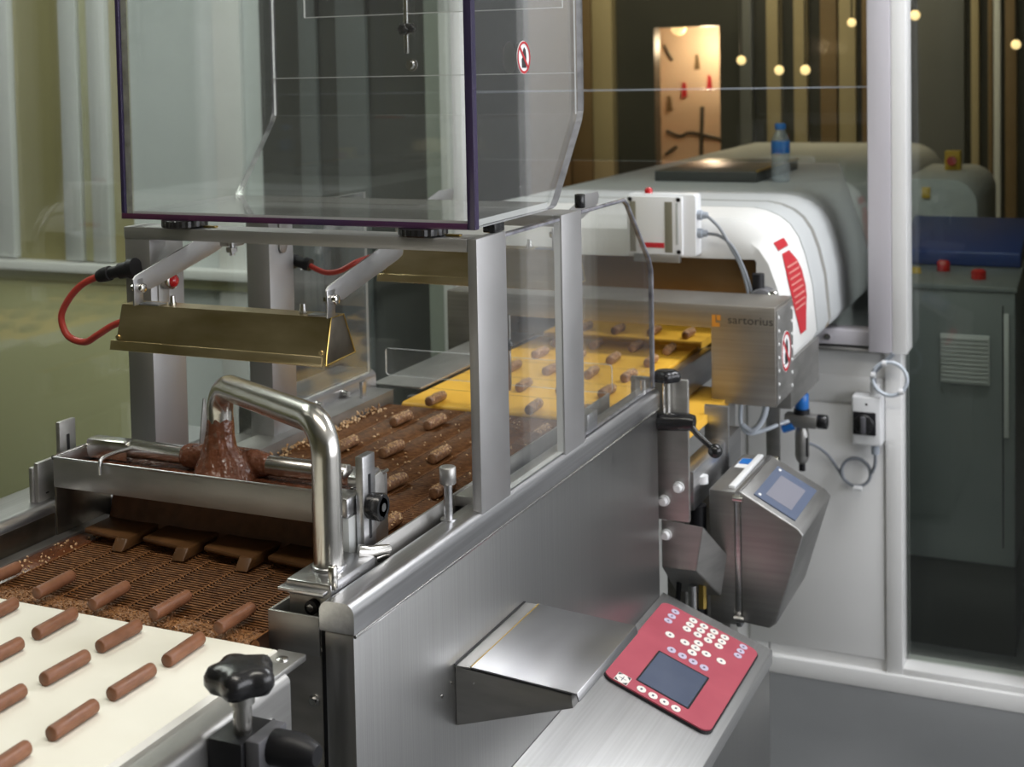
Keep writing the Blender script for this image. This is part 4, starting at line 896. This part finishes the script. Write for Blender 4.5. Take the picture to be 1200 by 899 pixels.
def dslab(name, s0, s1, y0, y1, h0, h1, mat, parent):
    bm = bmesh.new(); pts = [(s0, y0), (s1, y0), (s1, y1), (s0, y1)]
    A = [bm.verts.new(DP(s, y, h0)) for s, y in pts]; B = [bm.verts.new(DP(s, y, h1)) for s, y in pts]
    bm.faces.new(A[::-1]); bm.faces.new(B)
    for i in range(4): bm.faces.new((A[i], A[(i+1) % 4], B[(i+1) % 4], B[i]))
    return finish(name, bm, mat, parent)
sc = dslab('screen_overlay', 0.010, 0.094, 2.445, 2.635, 0.0, 0.0016, 'display_blue', du_)
dslab('screen', 0.026, 0.078, 2.475, 2.600, 0.0016, 0.0020, 'display_grey', sc)
for (s, y) in ((0.016, 2.458), (0.016, 2.62)): dslab('status_light', s, s+0.005, y-0.004, y+0.004, 0.0016, 0.0024, 'print_white', sc)
for (x, y, z) in ((-0.622, 2.418, 0.826), (-0.622, 2.418, 0.607)): rod('hinge_screw', (x-0.012, y, z), (x+0.006, y, z), 0.006, 'chrome', du_, 12)
rod('hinge_screw', (-0.622, 2.678, 0.830), (-0.610, 2.678, 0.830), 0.006, 'chrome', du_, 12)
box('type_label', -0.672, -0.648, 2.575, 2.64, 0.8362, 0.8368, 'print_white', du_, 0)
box('type_label_blue', -0.671, -0.649, 2.600, 2.638, 0.8368, 0.8371, 'valve_blue', du_, 0)
box('white_strip', -0.647, -0.636, 2.44, 2.66, 0.8362, 0.842, 'plastic_white', du_, 0.001)
rod('mount_tube', (-0.76, 2.53, 0.70), (-0.68, 2.53, 0.70), 0.014, 'steel_dull', du_, 16)
rod('mount_post', (-0.705, 2.44, 0.02), (-0.705, 2.44, 0.80), 0.016, 'black_matte', du_, 16)
rod('cable_gland', (-0.70, 2.45, 0.838), (-0.70, 2.45, 0.852), 0.012, 'plastic_white', du_, 16)

#SECTION outfeed
# ================================================================== metal detector frame
md = thing('metal_detector', 'brushed steel detector frame bridging the yellow belt', 'detector', (-0.95, 2.83, 0.9))
bm = bmesh.new()
add_prism(bm, [(-1.36, 1.115), (-0.631, 1.115), (-0.631, 0.913), (-0.763, 0.913), (-0.763, 1.066), (-1.255, 1.066), (-1.255, 0.913), (-1.36, 0.913)][::-1], 'Y', 2.75, 2.905)
finish('frame', bm, 'steel_detector', md, bevel=0.003)
box('side_cover', -0.631, -0.6285, 2.757, 2.90, 0.918, 1.108, 'steel_dull', md, 0.001)
for i in range(7):
    for y in (2.768, 2.888): rod('cover_screw', (-0.6287, y, 0.93+i*0.027), (-0.6272, y, 0.93+i*0.027), 0.0035, 'print_white', md, 8)
hand_sticker('hand_sticker', -0.6285, 2.832, 1.012, 0.042, 0.042, md)
RX = Matrix.Rotation(PI/2, 4, 'X')
text_mesh('maker_name', 'sartorius', 0.026, 'print_faded', md, Matrix.Translation((-0.728, 2.7495, 1.078)) @ RX @ Matrix.Diagonal((1.0, 0.9, 1, 1)))
lgm = box('maker_mark', -0.760, -0.752, 2.7485, 2.7498, 1.070, 1.094, 'print_orange', md, 0)
box('maker_mark', -0.752, -0.744, 2.7485, 2.7498, 1.070, 1.078, 'print_orange', md, 0)
box('maker_mark', -0.750, -0.742, 2.7485, 2.7498, 1.083, 1.094, 'print_orange', md, 0)
for x in (-0.752, -1.30): box('foot', x-0.010, x+0.010, 2.80, 2.86, 0.0, 0.913, 'steel_dull', md, 0.002)

# ------------------------------------------------------------------ white cooling tunnel
tn_ = thing('cooling_tunnel', 'long white cooling tunnel housing with rounded shoulder passing through the partition', 'tunnel', (-1.0, 3.6, 0))
def tprof(dz=0.0, dx=0.0):
    return [(-1.45, 0.955), (-1.45, 1.262+dz), (-0.800+dx, 1.262+dz), (-0.765+dx, 1.256+dz), (-0.735+dx, 1.243+dz), (-0.712+dx, 1.225+dz), (-0.692+dx, 1.195+dz), (-0.676+dx, 1.150+dz), (-0.661+dx, 1.085+dz*0.5), (-0.651+dx, 0.977), (-0.66, 0.957)]
bm = bmesh.new()    # ring shaped front section with the product opening
outer = tprof(); n = len(outer)
hole = [(-1.36, 0.975), (-1.36, 1.168), (-0.733, 1.174), (-0.729, 1.168), (-0.729, 0.975)]
FF = [bm.verts.new((x, 3.0, z)) for x, z in tprof(-0.030, -0.010)]; F0 = [bm.verts.new((x, 3.026, z)) for x, z in outer]; F1 = [bm.verts.new((x, 3.26, z)) for x, z in outer]
for i in range(n):
    bm.faces.new((F0[i], F0[(i+1) % n], F1[(i+1) % n], F1[i])); bm.faces.new((FF[i], FF[(i+1) % n], F0[(i+1) % n], F0[i]))
H0 = [bm.verts.new((x, 3.0, z)) for x, z in hole]; H1 = [bm.verts.new((x, 3.26, z)) for x, z in hole]
m_ = len(hole)
for i in range(m_): bm.faces.new((H0[i], H1[i], H1[(i+1) % m_], H0[(i+1) % m_])).material_index = 1
for V, HH in ((FF, H0), (F1, H1)):
    es = [bm.edges.get((V[i], V[(i+1) % n])) for i in range(n)] + [bm.edges.get((HH[i], HH[(i+1) % m_])) for i in range(m_)]
    bmesh.ops.triangle_fill(bm, use_beauty=True, use_dissolve=False, edges=es)
finish('front_housing', bm, ['housing_white', 'tunnel_lining'], tn_, smooth=1)
box('inlet_baffle', -1.36, -0.733, 3.06, 3.07, 1.04, 1.172, 'tunnel_lining', tn_, 0.001)
prism('front_seam', [(x*1.0, z) for x, z in tprof(-0.004, -0.004)], 'Y', 3.26, 3.268, 'black_matte', tn_)
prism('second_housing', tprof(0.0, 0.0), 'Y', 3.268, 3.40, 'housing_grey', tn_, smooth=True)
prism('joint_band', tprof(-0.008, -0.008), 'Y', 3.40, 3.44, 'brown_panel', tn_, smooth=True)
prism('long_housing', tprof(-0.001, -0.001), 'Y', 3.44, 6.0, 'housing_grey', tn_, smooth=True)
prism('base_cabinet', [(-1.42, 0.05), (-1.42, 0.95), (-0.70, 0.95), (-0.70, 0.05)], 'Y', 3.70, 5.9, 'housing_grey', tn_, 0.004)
box('side_skirt', -0.705, -0.655, 3.0, 3.30, 0.85, 0.955, 'steel_dull', tn_, 0.002)
# red warning label on the shoulder
def shoulder(s, y, h=0.0012):
    P = [(-0.700, 1.207), (-0.692, 1.195), (-0.676, 1.150), (-0.661, 1.085), (-0.651, 0.977)]
    acc = 0
    for i in range(4):
        a = Vector(P[i]); b = Vector(P[i+1]); L = (b-a).length
        if s <= acc+L or i == 3:
            d = (b-a)/L; p = a + d*(s-acc); nn = Vector((-d.y, d.x)); return Vector((p.x+nn.x*h, y, p.y+nn.y*h))
        acc += L
def shlabel(name, pts, h, mat, parent):
    bm = bmesh.new(); rows = []
    for (s, y0, y1) in pts: rows.append((bm.verts.new(shoulder(s, y0, h)), bm.verts.new(shoulder(s, y1, h))))
    for i in range(len(rows)-1): bm.faces.new((rows[i][0], rows[i][1], rows[i+1][1], rows[i+1][0]))
    return finish(name, bm, mat, parent)
shlabel('warning_label_head', [(0.000, 3.035, 3.135), (0.0144, 3.035, 3.135), (0.020, 3.035, 3.135)], 0.0018, 'print_red', tn_)
lb = shlabel('warning_label', [(0.030, 3.06, 3.13), (0.0581, 3.045, 3.17), (0.085, 3.04, 3.19), (0.120, 3.04, 3.19), (0.143, 3.045, 3.185), (0.185, 3.07, 3.16), (0.215, 3.085, 3.145)], 0.0015, 'print_red', tn_)
for q in range(8): shlabel('label_line', [(0.060+q*0.0135, 3.060, 3.165), (0.0635+q*0.0135, 3.060, 3.165)], 0.0021, 'label_text', lb)
# ------------------------------------------------------------------ white junction box on the tunnel front
jb = thing('junction_box', 'white electrical box with red button mounted above the detector', 'electrical box', (-0.93, 2.97, 1.18))
bx_ = prism('body', rrect(-1.008, -0.850, 1.180, 1.318, 0.008, 4), 'Y', 2.955, 2.999, 'plastic_white', jb, 0.002)
box('lid', -1.004, -0.878, 2.945, 2.955, 1.184, 1.314, 'plastic_white', jb, 0.003)
box('lid_recess', -0.917, -0.900, 2.9435, 2.945, 1.190, 1.302, 'olive_grey', jb, 0.0004)
box('lid_recess', -0.892, -0.886, 2.9435, 2.945, 1.208, 1.300, 'housing_grey', jb, 0.0004)
box('lid_recess', -0.998, -0.984, 2.9435, 2.945, 1.190, 1.302, 'olive_grey', jb, 0.0004)
box('mount_plate', -0.99, -0.885, 2.944, 2.960, 1.168, 1.186, 'steel_dull', jb, 0.001)
box('red_stripe', -0.975, -0.919, 2.9430, 2.945, 1.200, 1.211, 'print_red', jb, 0.0002)
for (x, z) in ((-0.997, 1.307), (-0.886, 1.307), (-0.886, 1.192)): rod('lid_screw', (x, 2.9425, z), (x, 2.945, z), 0.0048, 'black_matte', jb, 12)
tube('red_button', [(-0.962, 2.972, 1.318), (-0.962, 2.972, 1.326), (-0.962, 2.972, 1.331)], [0.009, 0.009, 0.005], 'red_button', jb, 16)
for z in (1.272, 1.232):
    tube('cable_gland', [(-0.85, 2.97, z), (-0.840, 2.97, z), (-0.839, 2.97, z), (-0.828, 2.97, z)], [0.011, 0.011, 0.0085, 0.007], 'gland_grey', jb, 12)
tube('cable', curve([(-0.83, 2.97, 1.272), (-0.80, 2.965, 1.245), (-0.775, 2.96, 1.205), (-0.752, 2.955, 1.165), (-0.737, 2.95, 1.12), (-0.733, 2.945, 1.09)], 6), 0.0036, 'cable_grey', jb, 8)
tube('cable', curve([(-0.83, 2.97, 1.232), (-0.80, 2.965, 1.228), (-0.77, 2.96, 1.206), (-0.745, 2.955, 1.16), (-0.727, 2.95, 1.11), (-0.725, 2.945, 1.09)], 6), 0.0036, 'cable_grey', jb, 8)
dm = thing('dial_motor', 'dark round dial with chrome rim behind the detector frame', 'dial', (-0.70, 2.95, 1.08))
rod('dial', (-0.705, 2.94, 1.090), (-0.705, 2.985, 1.090), 0.030, 'grey_plastic', dm, 28, chamfer=0.003)
rod('rim', (-0.690, 2.950, 1.100), (-0.672, 2.955, 1.104), 0.015, 'chrome', dm, 20, chamfer=0.002)
rod('coupling', (-0.715, 2.96, 1.110), (-0.715, 2.96, 1.150), 0.013, 'black_matte', dm, 16)

# ------------------------------------------------------------------ air regulator, hoses, isolator switch
ar = thing('air_regulator', 'compressed air regulator with bright blue cap and clear bowl', 'regulator', (-0.69, 3.28, 0.63))
rod('cap', (-0.692, 3.28, 0.783), (-0.692, 3.28, 0.822), 0.0165, 'valve_blue', ar, 20, chamfer=0.003)
rod('cap_ring', (-0.692, 3.28, 0.772), (-0.692, 3.28, 0.783), 0.0185, 'black_matte', ar, 20)
box('manifold', -0.730, -0.655, 3.262, 3.298, 0.742, 0.772, 'steel_dull', ar, 0.003)
rod('gauge', (-0.655, 3.28, 0.757), (-0.632, 3.28, 0.757), 0.017, 'black_plastic', ar, 20, chamfer=0.002)
rod('fitting', (-0.735, 3.27, 0.735), (-0.71, 3.27, 0.745), 0.011, 'valve_blue', ar, 12)
bw = tube('bowl', [(-0.692, 3.28, 0.742), (-0.692, 3.28, 0.725), (-0.692, 3.28, 0.672), (-0.692, 3.28, 0.660), (-0.692, 3.28, 0.652)], [0.012, 0.0165, 0.0165, 0.013, 0.006], 'steel_dull', ar, 20)
rod('drain', (-0.692, 3.28, 0.636), (-0.692, 3.28, 0.652), 0.0075, 'black_matte', bw, 12)
box('sight_slot', -0.6795, -0.6745, 3.262, 3.2645, 0.675, 0.72, 'black_matte', bw, 0.0004)
ho = thing('air_hose', 'clear curled air hose hanging left of the blue capped regulator', 'hose', (-0.78, 3.2, 0.70))
tube('hose', curve([(-0.815, 3.2, 0.83), (-0.818, 3.2, 0.76), (-0.800, 3.2, 0.735), (-0.765, 3.22, 0.742), (-0.735, 3.25, 0.752), (-0.715, 3.27, 0.757)], 7), 0.0050, 'hose_clear', ho, 8)
tube('hose', curve([(-0.815, 3.2, 0.752), (-0.79, 3.2, 0.742), (-0.768, 3.21, 0.770), (-0.760, 3.22, 0.81)], 6), 0.0075, 'hose_clear', ho, 8)
box('mount_strip', -0.768, -0.735, 3.24, 3.245, 0.66, 0.87, 'steel_dull', ho, 0.001)
isw = thing('isolator_switch', 'white isolator switch box with black rotary handle on the end wall', 'switch', (-0.58, 3.57, 0.63))
box('body', -0.622, -0.549, 3.535, 3.593, 0.640, 0.765, 'plastic_white', isw, 0.006, 3)
box('plate', -0.618, -0.562, 3.530, 3.535, 0.668, 0.726, 'black_matte', isw, 0.002)
rod('dial', (-0.590, 3.518, 0.697), (-0.590, 3.530, 0.697), 0.025, 'black_plastic', isw, 24, chamfer=0.002)
box('handle', -0.596, -0.584, 3.508, 3.519, 0.676, 0.718, 'grey_plastic', isw, 0.002)
rod('cable_gland', (-0.568, 3.56, 0.765), (-0.568, 3.56, 0.795), 0.012, 'plastic_white', isw, 14)
rod('cable_gland', (-0.568, 3.56, 0.615), (-0.568, 3.56, 0.640), 0.010, 'gland_grey', isw, 14)
rod('mark', (-0.585, 3.5345, 0.745), (-0.585, 3.5355, 0.745), 0.003, 'black_matte', isw, 8)
def ring_pts(cx, y, cz, r, n=28, a0=0, turns=1.0):
    return [(cx+r*math.cos(a0+2*PI*turns*k/n), y-0.006*k/n, cz+r*math.sin(a0+2*PI*turns*k/n)) for k in range(n+1)]
cb = thing('coiled_cable', 'grey cable coiled below the isolator switch', 'cable', (-0.62, 3.57, 0.52))
tube('cable', curve([(-0.568, 3.56, 0.615), (-0.570, 3.565, 0.585), (-0.580, 3.57, 0.56)], 5) + [Vector(p) for p in ring_pts(-0.618, 3.575, 0.560, 0.036, 40, 0.0, 1.6)][1:], 0.0042, 'cable_grey', cb, 8)
tube('cable', curve([(-0.645, 3.57, 0.535), (-0.665, 3.575, 0.565), (-0.69, 3.57, 0.60), (-0.71, 3.50, 0.64), (-0.72, 3.40, 0.67)], 6), 0.0042, 'cable_grey', cb, 8)
rod('cable_tie', (-0.622, 3.562, 0.522), (-0.602, 3.562, 0.522), 0.007, 'plastic_white', cb, 8)
cb2 = thing('coiled_cable', 'pale cable ring hanging above the isolator switch at the mullion foot', 'cable', (-0.53, 3.55, 0.77))
tube('cable', [Vector(p) for p in ring_pts(-0.528, 3.535, 0.815, 0.042, 36, 2.6, 1.0)] , 0.0048, 'hose_clear', cb2, 8)
tube('cable', curve([(-0.568, 3.55, 0.795), (-0.566, 3.545, 0.825), (-0.545, 3.54, 0.850), (-0.52, 3.54, 0.876)], 6), 0.0055, 'cable_grey', cb2, 8)
for (x, z) in ((-0.567, 0.822), (-0.540, 0.853), (-0.500, 0.785)): rod('cable_tie', (x-0.005, 3.53, z), (x+0.005, 3.53, z), 0.008, 'plastic_white', cb2, 8)

# ------------------------------------------------------------------ water bottle on the tunnel
wbt = thing('water_bottle', 'clear water bottle with blue cap and label standing on the white tunnel', 'bottle', (-0.898, 4.0, 1.261))
bxx, byy, bz = -0.898, 4.0, 1.2612
tube('body', [(bxx, byy, bz+h) for h in (0, 0.004, 0.05, 0.06, 0.07, 0.10, 0.125, 0.142, 0.152)], [0.022, 0.026, 0.026, 0.0235, 0.026, 0.026, 0.024, 0.015, 0.0125], 'bottle_plastic', wbt, 24)
rod('cap', (bxx, byy, bz+0.150), (bxx, byy, bz+0.168), 0.0155, 'valve_blue', wbt, 20, chamfer=0.001)
rod('label', (bxx, byy, bz+0.082), (bxx, byy, bz+0.118), 0.0265, 'valve_blue', wbt, 24)

tr = thing('display_tray', 'dark flat tray with brass edge lying on the tunnel behind the glass', 'tray', (-1.09, 4.2, 1.261))
box('tray', -1.26, -0.955, 3.95, 4.5, 1.2612, 1.292, 'dark_panel', tr, 0.003)
box('brass_edge', -0.957, -0.951, 3.95, 4.5, 1.291, 1.297, 'brass', tr, 0.001)
# ------------------------------------------------------------------ behind the right glass
cbn = thing('control_cabinet', 'grey steel switch cabinet with ventilation grille behind the right glass', 'cabinet', (-0.39, 4.1, 0))
box('body', -0.60, -0.262, 3.90, 4.5, 0.25, 0.985, 'cabinet_grey', cbn, 0.004)
box('plinth', -0.60, -0.262, 3.92, 4.5, 0.0, 0.248, 'dark_panel', cbn, 0.003)
prism('sloping_top', [(3.895, 0.985), (3.895, 1.0), (4.5, 1.05), (4.5, 0.985)], 'X', -0.605, -0.257, 'cabinet_grey', cbn, 0.003)
vg = box('grille', -0.450, -0.325, 3.890, 3.90, 0.735, 0.868, 'vent_grey', cbn, 0.002)
for q in range(11): box('slat', -0.446, -0.329, 3.884, 3.890, 0.742+q*0.0113, 0.748+q*0.0113, 'vent_grey', vg, 0.0006)
box('door_handle', -0.290, -0.277, 3.888, 3.90, 0.60, 0.930, 'vent_grey', cbn, 0.002)
box('door_gap', -0.294, -0.291, 3.897, 3.901, 0.30, 0.95, 'black_matte', cbn, 0)
cr_ = thing('blue_crate', 'dark blue plastic tray lying on the sloping cabinet top', 'tray', (-0.38, 4.25, 1.02))
prism('tray', [(4.12, 1.020), (4.12, 1.062), (4.46, 1.125), (4.46, 1.049)], 'X', -0.59, -0.262, 'crate_blue', cr_, 0.006)
tube('red_knob', [(-0.46, 4.06, 1.0135), (-0.46, 4.06, 1.038), (-0.46, 4.06, 1.044)], [0.018, 0.018, 0.012], 'red_button', cbn, 16)
tube('yellow_knob', [(-0.53, 4.02, 1.0105), (-0.53, 4.02, 1.026)], [0.016, 0.014], 'yellow_paint', cbn, 16)
tube('red_knob', [(-0.36, 3.98, 1.007), (-0.36, 3.98, 1.028), (-0.36, 3.98, 1.034)], [0.020, 0.020, 0.012], 'red_button', cbn, 16)
pt = thing('packing_machine', 'pale rounded machine housing standing behind the grey switch cabinet', 'machine', (-0.46, 4.75, 0))
prism('housing', [(-0.64, 0.0), (-0.64, 1.225)] + [(-0.50+0.08*math.cos(a), 1.145+0.08*math.sin(a)) for a in [PI/2-PI/2*k/8 for k in range(9)]] + [(-0.42, 0.0)], 'Y', 4.60, 5.3, 'housing_grey', pt, 0.004)
box('yellow_label', -0.585, -0.56, 4.594, 4.60, 1.165, 1.20, 'yellow_paint', pt, 0.0005)
box('stop_plate', -0.56, -0.51, 4.99, 5.05, 1.225, 1.29, 'yellow_paint', pt, 0.002)
rod('stop_button', (-0.535, 4.965, 1.258), (-0.535, 4.99, 1.258), 0.016, 'red_button', pt, 16)
